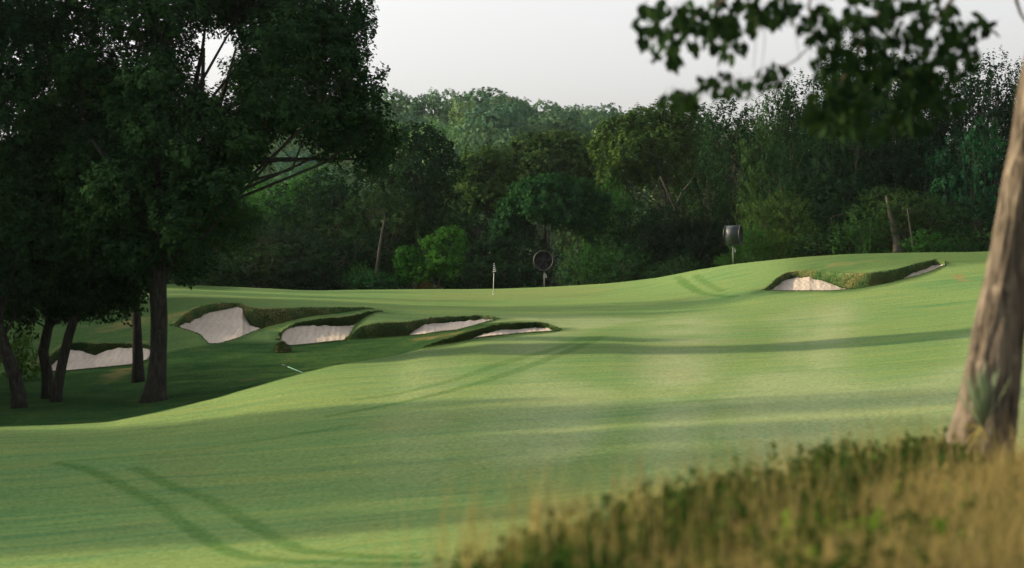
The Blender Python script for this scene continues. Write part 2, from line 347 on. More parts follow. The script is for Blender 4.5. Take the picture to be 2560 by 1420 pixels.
for bi, B in enumerate(BK):
    p0, p1 = B['f'][0][0], B['f'][-1][0]; px = np.arange(p0, p1 + 1, 2.5); B['px'] = px
    g = lambda a: gsm(a, 1)
    yf = g(itp(B['f'], px)); ys = itp(B['s'], px) - 3.0 * sstep(0, 25, px - p0) * sstep(0, 25, p1 - px) + fbm(px * 0.11, px * 0 + bi, 31, 3) * 4.5; yw = g(itp(B['w'], px)) - 2 * sstep(0, 40, px - p0) * sstep(0, 40, p1 - px) + fbm(px * 0.05, px * 0 + bi, 37, 3) * 4 + fbm(px * 0.25, px * 0 + bi, 39, 2) * 2.5
    yw = yw + 0.22 * (np.minimum(gsm(ys, 2), yf) - yw)
    d0, r0 = find_d(px, yf, B['rng']); d1, r1 = find_d(px, yw, B['rng'])
    d1 = np.maximum(gsm(d1, 3), gsm(d0, 2) + 0.05); d0 = gsm(d0, 2)
    print('bunker', bi, 'residual', round(r0, 1), round(r1, 1), 'depth', round(d0.min(), 1), round(d0.max(), 1), round(d1.min(), 1), round(d1.max(), 1))
    B['d0'], B['d1'], B['ys'] = d0, d1, ys
def in_bunker(px, d):
    m = np.zeros(px.shape, bool)
    for B in BK:
        a = np.interp(px, B['px'], B['d0'], left=1e9, right=1e9); c = np.interp(px, B['px'], B['d1'], left=-1e9, right=-1e9)
        m |= (d > a) & (d < c)
    return m
def bunker_edge_dist(x, d):
    px = px_of(x, d); m = np.full(px.shape, 99.0)
    for B in BK:
        a = np.interp(px, B['px'], B['d0']); c = np.interp(px, B['px'], B['d1'])
        side = np.maximum(B['px'][0] - px, px - B['px'][-1]) / F * d
        m = np.minimum(m, np.maximum(np.maximum(a - d, d - c) * 0.6, side))
    return m

def seg_dist(x, y, pts):
    m = np.full(x.shape, 99.0)
    for (ax, ay), (bx, by) in zip(pts[:-1], pts[1:]):
        dx, dy = bx - ax, by - ay; t = np.clip(((x - ax) * dx + (y - ay) * dy) / (dx * dx + dy * dy + 1e-9), 0, 1)
        m = np.minimum(m, np.hypot(x - ax - t * dx, y - ay - t * dy))
    return m
def ground_pts(l, rng):
    px = np.array([q[0] for q in l], float); d, _ = find_d(px, [q[1] for q in l], rng)
    # densify smoothly
    t = np.arange(len(px)); tt = np.linspace(0, len(px) - 1, len(px) * 5)
    X = np.interp(tt, t, (px - 1280) / F * d); Y = np.interp(tt, t, d)
    return list(zip(gsm(X, 2), gsm(Y, 2)))
TR = [(ground_pts([(130, 1155), (225, 1175), (290, 1208), (350, 1240), (395, 1256), (430, 1288), (470, 1315), (520, 1350), (560, 1378), (620, 1394), (700, 1404), (820, 1408), (930, 1409), (1060, 1412)], (34, 75)), 0.23, 0.75),
      (ground_pts([(330, 1165), (395, 1200), (440, 1222), (505, 1240), (540, 1258), (590, 1288), (650, 1322), (700, 1352), (750, 1378), (830, 1386), (930, 1392), (1050, 1396)], (34, 75)), 0.23, 0.7),
      (ground_pts([(880, 1000), (1000, 985), (1150, 950), (1300, 895), (1400, 870), (1480, 838)], (60, 112)), 0.30, 0.42),
      (ground_pts([(800, 1045), (1000, 1010), (1200, 960), (1330, 915), (1420, 880), (1520, 835)], (60, 112)), 0.30, 0.5),
      (ground_pts([(1690, 690), (1715, 712), (1740, 728), (1770, 738), (1850, 742)], (130, 178)), 0.35, 0.6),
      (ground_pts([(1735, 685), (1760, 705), (1785, 720), (1810, 730)], (130, 178)), 0.3, 0.45),
      (ground_pts([(150, 1155), (350, 1140), (520, 1120), (700, 1095), (900, 1060)], (50, 80)), 0.3, 0.35)]

# ------------------------------------------------------------------ turf mesh
def ground_attrs(x, y):
    px = px_of(x, y); bank = np.interp(px, LN_B[0], LN_B[1])
    n = fbm(x * 0.08, y * 0.05, 3, 4); n2 = fbm(x * 0.4, y * 0.25, 4, 4)
    rough = 1 - sstep(bank + 1, bank + 9, y + n2 * 5)
    cr = np.interp(px, PXG, KD[5]) ; hh = np.interp(px, PXG, KD[7])
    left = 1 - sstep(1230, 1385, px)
    rough = np.maximum(rough, left * sstep(0.2, 1.6, y - cr + n2 * 1.5) * (1 - sstep(1, 4, y - np.interp(px, PXG, KD[7]))) * 1.0)      # shade of the hollow behind the fairway crest, put in as darker rough turf
    be = bunker_edge_dist(x, y)
    rough = np.maximum(rough, (1 - sstep(0.0, 1.3, be + n2 * 1.2)) * 0.6)
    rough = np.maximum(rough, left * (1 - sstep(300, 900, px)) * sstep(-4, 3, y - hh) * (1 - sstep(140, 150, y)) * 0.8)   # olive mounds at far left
    rough = np.maximum(rough, sstep(1880, 2050, px) * sstep(136, 142, y + n2 * 4) * 0.55)
    rough = np.maximum(rough, (1 - sstep(520, 640, px)) * sstep(168, 174, y) * 0.8)
    rough = np.maximum(rough, sstep(3, 9, y - np.interp(px, PXG, dK)))
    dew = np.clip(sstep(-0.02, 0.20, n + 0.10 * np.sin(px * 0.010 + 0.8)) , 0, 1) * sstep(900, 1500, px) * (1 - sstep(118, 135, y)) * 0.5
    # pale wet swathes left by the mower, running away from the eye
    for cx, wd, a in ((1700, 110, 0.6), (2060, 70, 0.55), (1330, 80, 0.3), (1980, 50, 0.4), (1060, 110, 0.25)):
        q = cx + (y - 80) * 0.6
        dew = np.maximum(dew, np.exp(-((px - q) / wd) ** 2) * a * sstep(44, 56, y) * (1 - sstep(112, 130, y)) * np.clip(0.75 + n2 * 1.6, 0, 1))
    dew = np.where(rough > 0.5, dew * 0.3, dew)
    dry = np.clip(sstep(0.12, 0.28, n2) * 0.5 * (0.3 + rough), 0, 1) + (1 - sstep(1, 9, y - bank)) * 0.5
    dry = np.maximum(dry, sstep(0.10, 0.2, fbm(x * 0.05 + 9, y * 0.03, 12, 3)) * 0.22)
    # the scuffed bare strip near the right-hand bunker and thin worn scars
    dry = np.maximum(dry, 0.9 * (1 - sstep(0.1, 0.45, seg_dist(x, y, SC1) + n2 * .3)))
    tr = np.zeros_like(px)
    for pts, wd, a in TR:
        sd = seg_dist(x, y, pts); tr = np.maximum(tr, a * (1 - sstep(wd * 0.7, wd * 1.0, sd + n2 * 0.10)) * np.clip(0.8 + n * 1.2, 0, 1))
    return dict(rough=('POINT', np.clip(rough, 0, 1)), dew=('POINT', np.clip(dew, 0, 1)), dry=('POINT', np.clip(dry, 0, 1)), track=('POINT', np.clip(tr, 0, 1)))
LN_B = (PXG, KD[1])
SC1 = ground_pts([(2392, 685), (2402, 700), (2420, 703)], (112, 150))
D0 = 34.0
us = np.concatenate([np.linspace(-2.6, -0.42, 34, endpoint=False), np.linspace(-0.42, -0.215, 34, endpoint=False), np.linspace(-0.215, 0.215, 430, endpoint=False), np.linspace(0.215, 0.42, 34, endpoint=False), np.linspace(0.42, 2.6, 34)])
ys_ = np.concatenate([np.linspace(-28, 4, 12, endpoint=False), np.arange(4, 30, 0.45), np.arange(30, 68, 0.2), np.arange(68, 130, 0.33), np.arange(130, 194, 0.45), np.arange(194, 235, 1.5), np.linspace(235, 330, 14)])
# scale so that frame columns stay fine at every depth
U, Y = np.meshgrid(us, ys_); X = U * (Y + D0) * np.where(Y > 0, 1.0, 1.0)
Z = Zw(X.ravel(), Y.ravel()); nr, nc = X.shape
V = np.stack([X.ravel(), Y.ravel(), Z], 1)
idx = np.arange(nr * nc).reshape(nr, nc)
Q = np.stack([idx[:-1, :-1], idx[:-1, 1:], idx[1:, 1:], idx[1:, :-1]], -1).reshape(-1, 4)
inb = in_bunker(px_of(V[:, 0], V[:, 1]), V[:, 1])
Q = Q[~inb[Q].any(1)]
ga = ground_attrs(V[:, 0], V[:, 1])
# vertex normals of the whole sheet, so that the pieces join without a seam
def sheet_normals(V, nr, nc):
    P = V.reshape(nr, nc, 3); du = np.gradient(P, axis=1); dv = np.gradient(P, axis=0)
    n = np.cross(du, dv).reshape(-1, 3); return n / np.linalg.norm(n, axis=1, keepdims=True)
VN = sheet_normals(V, nr, nc)
cx = V[Q].mean(1); pxc = px_of(cx[:, 0], cx[:, 1])
bankc = np.interp(pxc, PXG, KD[1]); crc = np.interp(pxc, PXG, KD[5])
gx, gy = (1180 - 1280) / F * 166, 166
is_green = (((cx[:, 0] - gx) / 17) ** 2 + ((cx[:, 1] - gy) / 15) ** 2 < 1)
is_bank = cx[:, 1] < bankc + 6
is_fair = (~is_bank) & (cx[:, 1] < np.where(pxc < 1400, crc + 0.5, 130)) & (cx[:, 1] > 28)
zones = dict(bank_ground=is_bank, fairway=is_fair & ~is_bank, putting_green=is_green & ~is_fair & ~is_bank)
zones['rough_grass_ground'] = ~(zones['bank_ground'] | zones['fairway'] | zones['putting_green'])
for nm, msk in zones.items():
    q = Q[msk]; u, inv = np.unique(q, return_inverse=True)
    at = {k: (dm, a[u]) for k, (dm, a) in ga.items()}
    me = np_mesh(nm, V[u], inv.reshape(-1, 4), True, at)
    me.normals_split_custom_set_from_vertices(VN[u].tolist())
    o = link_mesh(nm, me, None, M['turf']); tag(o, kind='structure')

# ground below and behind everything, out to the horizon
hx = np.linspace(-1500, 1500, 76); hy = np.concatenate([np.linspace(318, 700, 60), np.linspace(720, 4000, 20)])
HX, HYY = np.meshgrid(hx, hy)
def hill_rel(x, y):
    p = 1280 + F * x / y
    ridge = np.interp(p, [-3000, 600, 1300, 1700, 2100, 5000], [24, 27, 26, 20.5, 17, 16])
    t = sstep(310, 570, y); return -7.5 + (ridge + 7.5) * t ** 0.9 + fbm(x * 0.012, y * 0.012, 21, 3) * 5 * t
hz = hill_rel(HX.ravel(), HYY.ravel()) + CZ
i2 = np.arange(HX.size).reshape(HX.shape)
HQ = np.stack([i2[:-1, :-1], i2[:-1, 1:], i2[1:, 1:], i2[1:, :-1]], -1).reshape(-1, 4)
one = np.ones(HX.size)
hill = link_mesh('hillside', np_mesh('hillside', np.stack([HX.ravel(), HYY.ravel(), hz], 1), HQ, True, dict(rough=('POINT', one), dew=('POINT', one * 0), dry=('POINT', one * 0.2), track=('POINT', one * 0))), None, M['turf'])
tag(hill, kind='structure')
v = np.array([(-2500, -600, -6.0), (2500, -600, -6.0), (2500, 4200, -6.0), (-2500, 4200, -6.0)], float)
o4 = np.ones(4)
tag(link_mesh('terrain', np_mesh('terrain', v, np.array([[0, 1, 2, 3]]), False, dict(rough=('POINT', o4), dew=('POINT', o4 * 0), dry=('POINT', o4 * .2), track=('POINT', o4 * 0))), None, M['turf']), kind='structure')

# ------------------------------------------------------------------ blades of grass (arrays)
def blades(pos, h, wd, lean, rng, seg=1, leandir=None):
    """pos (N,3) -> verts, tris, tint per face"""
    n = len(pos); a = rng.uniform(0, 2 * np.pi, n); wv = np.stack([np.cos(a), np.sin(a), np.zeros(n)], 1) * (wd * rng.uniform(0.6, 1.3, n))[:, None]
    la = rng.uniform(0, 2 * np.pi, n); ld = np.stack([np.cos(la), np.sin(la), np.zeros(n)], 1)
    if leandir is not None: ld = ld * 0.6 + leandir
    hh = h * rng.uniform(0.5, 1.25, n); L = (lean * rng.uniform(0.1, 1.2, n) * hh)[:, None] * ld
    up = np.array([0, 0, 1.0])
    if seg == 1:
        vs = np.stack([pos - wv, pos + wv, pos + L + up * hh[:, None]], 1).reshape(-1, 3)
        fs = np.arange(3 * n).reshape(-1, 3); return vs, fs, n, 1
    mid = pos + L * 0.35 + up * (hh * 0.6)[:, None]
    vs = np.stack([pos - wv, pos + wv, mid + wv * 0.75, mid - wv * 0.75, pos + L + up * (hh * 0.97)[:, None]], 1).reshape(-1, 3)
    b_ = (np.arange(n) * 5)[:, None]; fs = np.concatenate([b_ + np.array([[0, 1, 2]]), b_ + np.array([[0, 2, 3]]), b_ + np.array([[3, 2, 4]])], 1).reshape(-1, 3)
    return vs, fs, n, 3

# ------------------------------------------------------------------ bunkers as geometry
def build_bunker(bi, B):
    rng = np.random.default_rng(100 + bi)
    px = np.arange(B['px'][0] - 8, B['px'][-1] + 8.1, 1.7)
    d0 = np.interp(px, B['px'], B['d0']); d1 = np.interp(px, B['px'], B['d1'])
    ext = (px < B['px'][0]) | (px > B['px'][-1]); mid = (d0 + d1) / 2
    d0 = np.where(ext, mid, d0); d1 = np.where(ext, mid, d1)
    ysd = np.interp(px, B['px'], B['ys']) + fbm(px * 0.16, px * 0, 77 + bi, 2) * 1.5
    span = d1 - d0; k = sstep(0.0, 2.0, span)
    zf = Zw((px - 1280) / F * d0, d0) - CZ; zw = Zw((px - 1280) / F * d1, d1) - CZ
    wh = np.clip(zw - (HY - ysd) / F * d1, 0.02, 3)                 # wall height
    run = np.minimum(0.45 * wh + 0.12, span * 0.45)
    ds = d1 - run; zs = np.minimum((HY - ysd) / F * ds, zw - 0.02)
    zb = np.minimum(zf - 0.45 * k, zs - 0.1 * k); db = d0 + np.minimum(0.5, span * 0.25)
    rows = []   # (d, z, kind)
    up = 0.045
    for t in np.linspace(0, 1, 5)[:-1]: rows.append((d0 - 1.1 * (1 - t), None, 0.006 + up * t * t))
    rows.append((d0, None, 0.006 + up)); nfront = len(rows)
    for t in (0.35, 0.7): rows.append((d0 + (db - d0) * t, zf + up + (zb - zf - up) * (t ** 1.6), 'g'))
    rows.append((db, zb, 's')); a = len(rows) - 1
    NS = 16
    for t in np.linspace(0, 1, NS)[1:]:
        d = db + (ds - db) * t; zz = zb + (zs - zb) * (0.35 * t + 0.65 * t ** 1.8); rows.append((d, zz, 's'))
    c_ = len(rows) - 1
    for t in np.linspace(0, 1, 8)[1:-1]:
        bul = 0.22 * np.sin(t * np.pi) * run
        rows.append((ds + run * t - bul * 0.7, zs + (zw + up - zs) * (t ** 0.8), 'w'))
    rows.append((d1, None, 0.006 + up * 1.2))
    for t in np.linspace(0, 1, 6)[1:]: rows.append((d1 + 1.3 * t, None, 0.006 + up * 1.2 * (1 - t) ** 2))
    xs, yy, zz = [], [], []
    for (d, z, kd) in rows:
        x = (px - 1280) / F * d
        if z is None: z = Zw(x, d) - CZ + kd
        elif kd == 'w': z = z + fbm(x * 2.5, d * 2.5 + z * 3, 50, 3) * 0.16 * k
        elif kd == 's': z = z + fbm(x * 1.1, d * 1.1, 60, 3) * 0.10 * k
        xs.append(x); yy.append(d); zz.append(z + CZ)
    P = np.stack([np.array(xs), np.array(yy), np.array(zz)], -1); nr_, nc_ = P.shape[:2]
    ii = np.arange(nr_ * nc_).reshape(nr_, nc_); PV = P.reshape(-1, 3)
    def quads(r0, r1): return np.stack([ii[r0:r1, :-1], ii[r0:r1, 1:], ii[r0 + 1:r1 + 1, 1:], ii[r0 + 1:r1 + 1, :-1]], -1).reshape(-1, 4)
    org = W(float(px.mean()), 0, float(mid.mean())); org.z = float(zf.mean() + CZ)
    root = empty('sand_bunker', org); tag(root, B['label'], 'bunker', 'sand bunkers around the green')
    def sub(nm, q, mat):
        u, inv = np.unique(q, return_inverse=True); v = PV[u]
        at = ground_attrs(v[:, 0], v[:, 1]); at['rough'] = ('POINT', np.where(nm == 'grass_face', np.clip(np.maximum(at['rough'][1], 1 - sstep(-0.55, 0.5, v[:, 1] - np.interp(px_of(v[:, 0], v[:, 1]), px, d1) + 0.35 * fbm(v[:, 0] * 1.5, v[:, 1] * 0, 44, 3))), 0, 1), at['rough'][1])); at['dew'] = ('POINT', np.zeros(len(v))); at['track'] = ('POINT', np.zeros(len(v)))
        nn = fbm(v[:, 0] * 0.7, v[:, 1] * 0.7 + v[:, 2], 8, 3)
        at['dry'] = ('POINT', np.clip(0.12 + nn * 2, 0, 0.8) * (nm == 'grass_face'))
        me = np_mesh(nm, v - np.array(org), inv.reshape(-1, 4), True, at); return link_mesh(nm, me, root, mat)
    sub('sand', quads(a, c_), M['sand'])
    sub('front_lip', quads(0, a), M['turf']); sub('grass_face', quads(c_, nr_ - 1), M['turf'])
    # shaggy fringe: along the wall foot, all over the wall and along both lips
    pts = []
    wr = P[c_:nr_ - 5]
    n = int(1500 + 14 * span.mean() * 40); area_w = np.repeat(((zw - zs) + 0.03)[None], 1, 0)[0]; pr = area_w / area_w.sum()
    ci = rng.choice(nc_, 9000, p=pr); ri = rng.uniform(0, 1, 9000) ** 1.35 * (wr.shape[0] * 0.85); r_ = ri.astype(int); fr = (ri - r_)[:, None]
    pw = wr[r_, ci] * (1 - fr) + wr[r_ + 1, ci] * fr
    ci2 = rng.choice(nc_, 2600); pl = P[nfront - 1, ci2] + np.stack([rng.normal(0, .01, 2600), -np.abs(rng.normal(0, 0.18, 2600)), np.zeros(2600)], 1)
    ci3 = rng.choice(nc_, 2600, p=pr); pf = P[c_, ci3] + rng.normal(0, 0.03, (2600, 3))
    allp = np.concatenate([pw, pl, pf]); allp = allp + np.stack([rng.normal(0, .03, len(allp)), np.zeros(len(allp)), np.zeros(len(allp))], 1)
    allp[:, 2] -= 0.01
    vs, fs, n, kk = blades(allp, np.concatenate([np.full(len(pw), 0.09), np.full(2600, 0.05), np.full(2600, 0.05)]), 0.012, 0.6, rng, 1, np.array([0, -0.5, 0]))
    tint = np.clip(rng.beta(1.4, 3.0, n) * np.where(np.arange(n) < 9000, 0.35 + 0.9 * (np.concatenate([ri, np.zeros(5200)]) / wr.shape[0]) ** 1.5, 0.8) + fbm(allp[:, 0] * .6, allp[:, 1] * .6, 3, 2), 0, 1)
    fo = link_mesh('lip_grass', np_mesh('lip_grass', vs - np.array(org), fs, False, dict(tint=('FACE', tint))), root, M['fringe']); fo['kind'] = 'stuff'
    B['P'] = P
    return root
for bi, B in enumerate(BK): build_bunker(bi, B)

# ------------------------------------------------------------------ trees
def rdir(rng, n):
    v = rng.normal(size=(n, 3)); return v / np.linalg.norm(v, axis=1, keepdims=True)
def leaf_mesh(name, cen, ax, nper, clen, crad, size, rng, clump_t=None, out=None, flat=0.6):
    """sprays: cen (N,3) bases, ax (N,3) axes; each spray nper leaves along its axis"""
    N = len(cen); n = N * nper
    t = rng.uniform(0, 1, (N, nper)); c = cen[:, None, :] + ax[:, None, :] * (t * clen * rng.uniform(0.6, 1.3, (N, 1)))[..., None]
    c = c + rdir(rng, n).reshape(N, nper, 3) * (crad * (1.05 - 0.75 * t) * rng.uniform(0.3, 1, (N, nper)))[..., None]
    c = c.reshape(-1, 3)
    nrm = rdir(rng, n) + np.repeat(ax, nper, 0) * 0.35 + np.array([0, 0, 0.35]) if out is None else rdir(rng, n) * 0.45 + np.repeat(out, nper, 0) * (1.15 - flat) + np.array([0, 0, flat]); nrm /= np.linalg.norm(nrm, axis=1, keepdims=True)
    a = np.cross(nrm, rdir(rng, n)); a /= np.linalg.norm(a, axis=1, keepdims=True) + 1e-9; b = np.cross(nrm, a)
    L = size * rng.uniform(0.6, 1.35, n)[:, None]
    vs = np.stack([c - a * L * 0.5, c + b * L * 0.30, c + a * L * 0.5, c - b * L * 0.30], 1).reshape(-1, 3)
    fs = np.arange(4 * n).reshape(-1, 4)
    base = rng.uniform(0, 1, N) if clump_t is None else clump_t
    tint = np.clip(np.repeat(base, nper) * 0.6 + rng.uniform(0, 1, n) * 0.4, 0, 1)
    return np_mesh(name, vs, fs, False, dict(tint=('FACE', tint)))
def lobes_round(rng, H, Wd, cb, n, flat=1.0):
    """lobes of a rounded crown between cb*H and H"""
    out = []; hc = H * (1 - cb); zc = H * cb + hc * 0.48
    for i in range(n):
        t = (i + 0.5) / n; z = 1 - 2 * t; r = math.sqrt(max(0, 1 - z * z)); th = i * 2.39996 + rng.uniform(-.4, .4)
        k = rng.uniform(0.55, 0.78) ; lr = rng.uniform(0.16, 0.27) * (1.0 if n > 16 else 1.12)
        out.append((r * math.cos(th) * Wd * 0.5 * k, r * math.sin(th) * Wd * 0.5 * k, zc + z * hc * 0.5 * k, Wd * lr * 1.15, Wd * lr * 1.15, Wd * lr * rng.uniform(0.75, 1.05) * flat))
    out.append((0, 0, zc, Wd * 0.26, Wd * 0.26, hc * 0.3)); return out
def crown_points(rng, lobes, ncl, inner=0.55, bottom=0.55):
    ar = np.array([l[3] * l[5] + l[3] * l[4] for l in lobes]); ar /= ar.sum(); C_, A_, T_ = [], [], []; crown_points.out = []
    for l, f in zip(lobes, ar):
        n = max(4, int(ncl * f)); d = rdir(rng, int(n * 1.8)); keep = (d[:, 2] > -0.35) | (rng.uniform(0, 1, len(d)) < bottom); d = d[keep][:n]; n = len(d)
        bump = 1 + 0.30 * fbm(d[:, 0] * 2.6 + l[0], d[:, 1] * 2.6 + d[:, 2] * 2 + l[2], 2, 3) * 2
        r = (inner + (1.0 - inner) * rng.uniform(0, 1, n) ** 0.6) * bump
        C_.append(np.array(l[:3]) + d * np.array(l[3:6]) * r[:, None])
        a = d * 0.75 + np.array([0, 0, 0.65]) + rng.normal(0, 0.3, (n, 3)); A_.append(a / np.linalg.norm(a, axis=1, keepdims=True))
        crown_points.out.append(d)
        T_.append(np.clip(rng.uniform(0, 0.8, n) + rng.uniform(-0.15, 0.25), 0, 1))
    return np.concatenate(C_), np.concatenate(A_), np.concatenate(T_)
def trunk_mesh(name, rng, path, rad, lobes, attach, ntwig=0, pts=None, n=8, limb=0.32, smooth=True):
    mb = MB(); P = [Vector(p) for p in path]; rs = list(rad)
    mb.tube(P, rs, n)
    def on(t):
        f = t * (len(P) - 1); i = min(int(f), len(P) - 2); return P[i].lerp(P[i + 1], f - i), rs[i] + (rs[i + 1] - rs[i]) * (f - i)
    ends = []
    for li, l in enumerate(lobes):
        if len(lobes) > 22 and (li % 2 or (l[0] > 3.5 and l[2] < 9)): continue
        t = min(0.97, max(attach, attach + (1 - attach) * rng.uniform(-0.1, 0.55) * (l[2] / max(1, P[-1].z))))
        a, r = on(t); b = Vector(l[:3]); m1 = a.lerp(b, 0.35) + Vector(rng.normal(0, 0.06, 3)) * (b - a).length; m2 = a.lerp(b, 0.7) + Vector(rng.normal(0, 0.05, 3)) * (b - a).length
        m1.z += 0.05 * (b - a).length
        r0 = min(r * 0.7, limb * rs[0]); mb.tube([a, m1, m2, b], [r0, r0 * 0.7, r0 * 0.48, r0 * 0.25], 6, False); ends.append((m1, m2, b, r0, l))
    if pts is not None and ntwig:
        sel = rng.choice(len(pts), min(ntwig, len(pts)), replace=False)
        B3 = np.array([list(e[2]) for e in ends])
        for i in sel:
            p = pts[i]; k = int(np.argmin(((B3 - p) ** 2).sum(1))); e = ends[k]; s = e[1].lerp(e[2], rng.uniform(0, 1)); q = Vector(p)
            md = s.lerp(q, 0.5) + Vector(rng.normal(0, 0.08, 3)) * (q - s).length
            r = e[3] * 0.28; mb.tube([s, md, q], [r, r * 0.6, r * 0.22], 4, False)
    return mb.mesh(name, smooth)
def straight_path(rng, H, lean=0.03, n=6):
    p = [Vector((0, 0, -0.4))]
    for i in range(1, n):
        z = H * i / (n - 1); p.append(Vector((rng.normal(0, lean) * z * 0.6, rng.normal(0, lean) * z * 0.6, z)))
    return p
def proto_tree(seed, H, Wd, cb, nl, ncl, nper, clen, crad, size, ntw, rad=0.32, flat=1.0, inner=0.5, name='tree', lf=0.6, bot=0.55):
    rng = np.random.default_rng(seed); L = lobes_round(rng, H, Wd, cb, nl, flat)
    c, a, t = crown_points(rng, L, ncl, inner, bot)
    path = straight_path(rng, H * 0.8); m1 = leaf_mesh(name + '_crown', c, a, nper, clen, crad, size, rng, t, np.concatenate(crown_points.out), lf)
    rr = [rad * 1.5, rad, rad * 0.8, rad * 0.6, rad * 0.4, rad * 0.15]
    m2 = trunk_mesh(name + '_trunk', rng, path, rr, L, cb * 0.75, ntw, c, 7)
    m1.materials.append(M['leaf']); m2.materials.append(M['bark']); return (m1, m2, H, Wd)
def put_tree(name, proto, loc, rz, sx, sz, col, label, cat='tree', group=None):
    r = empty(name, loc, rz, (sx, sx, sz)); tag(r, label, cat, group)
    o = link_mesh('crown', proto[0], r); o.color = (*col, 1); link_mesh('trunk', proto[1], r); return r

PW = [proto_tree(11, 18, 12, 0.12, 13, 1700, 17, 0.75, 0.48, 0.30, 120, inner=0.72),
      proto_tree(12, 18, 13, 0.08, 17, 1700, 17, 0.70, 0.50, 0.30, 120, inner=0.72),
      proto_tree(13, 18, 10, 0.14, 11, 1500, 17, 1.15, 0.40, 0.28, 140, inner=0.65),
      proto_tree(14, 18, 12, 0.05, 15, 1800, 17, 0.65, 0.50, 0.32, 100, flat=0.8, inner=0.75),
      proto_tree(15, 18, 11, 0.16, 10, 1400, 17, 1.0, 0.46, 0.28, 180, inner=0.65)]
PS = [proto_tree(21, 5, 4.6, 0.04, 14, 520, 14, 0.42, 0.22, 0.17, 80, 0.07), proto_tree(22, 4, 4.6, 0.02, 16, 480, 14, 0.5, 0.2, 0.16, 60, 0.06)]
PH = [proto_tree(31, 11, 11, 0.05, 8, 650, 13, 0.5, 0.5, 0.46, 20, 0.22, 0.9, inner=0.8, lf=0.15, bot=0.1), proto_tree(32, 11, 10, 0.05, 11, 650, 13, 0.55, 0.5, 0.46, 20, 0.22, inner=0.8, lf=0.15, bot=0.1), proto_tree(33, 11, 12, 0.04, 6, 650, 13, 0.5, 0.55, 0.46, 20, 0.22, 0.8, inner=0.8, lf=0.15, bot=0.1)]
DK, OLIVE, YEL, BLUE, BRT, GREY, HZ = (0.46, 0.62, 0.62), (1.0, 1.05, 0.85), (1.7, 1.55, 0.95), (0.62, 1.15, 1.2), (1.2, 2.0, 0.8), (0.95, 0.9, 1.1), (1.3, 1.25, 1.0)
def wood_tree(px, ytop, wpx, d, k, col, label, name='woodland_tree', rz=None, group='trees of the wood behind the green', protos=PW, base_z=None):
    x = (px - 1280) / F * d; z0 = (gz(x, d) if d < 325 else float(hill_rel(np.array([x]), np.array([float(d)]))[0]) + CZ) - 0.3
    if base_z is not None: z0 = base_z
    top = CZ + (HY - ytop) / F * d; P = protos[k]; sz = max(0.2, (top - z0) / (P[2] * 1.03)); sx = wpx / F * d / (P[3] * 1.0)
    return put_tree(name, P, (x, d, z0), rz if rz is not None else random.uniform(0, 6.28), sx, sz, col, label, group=group)
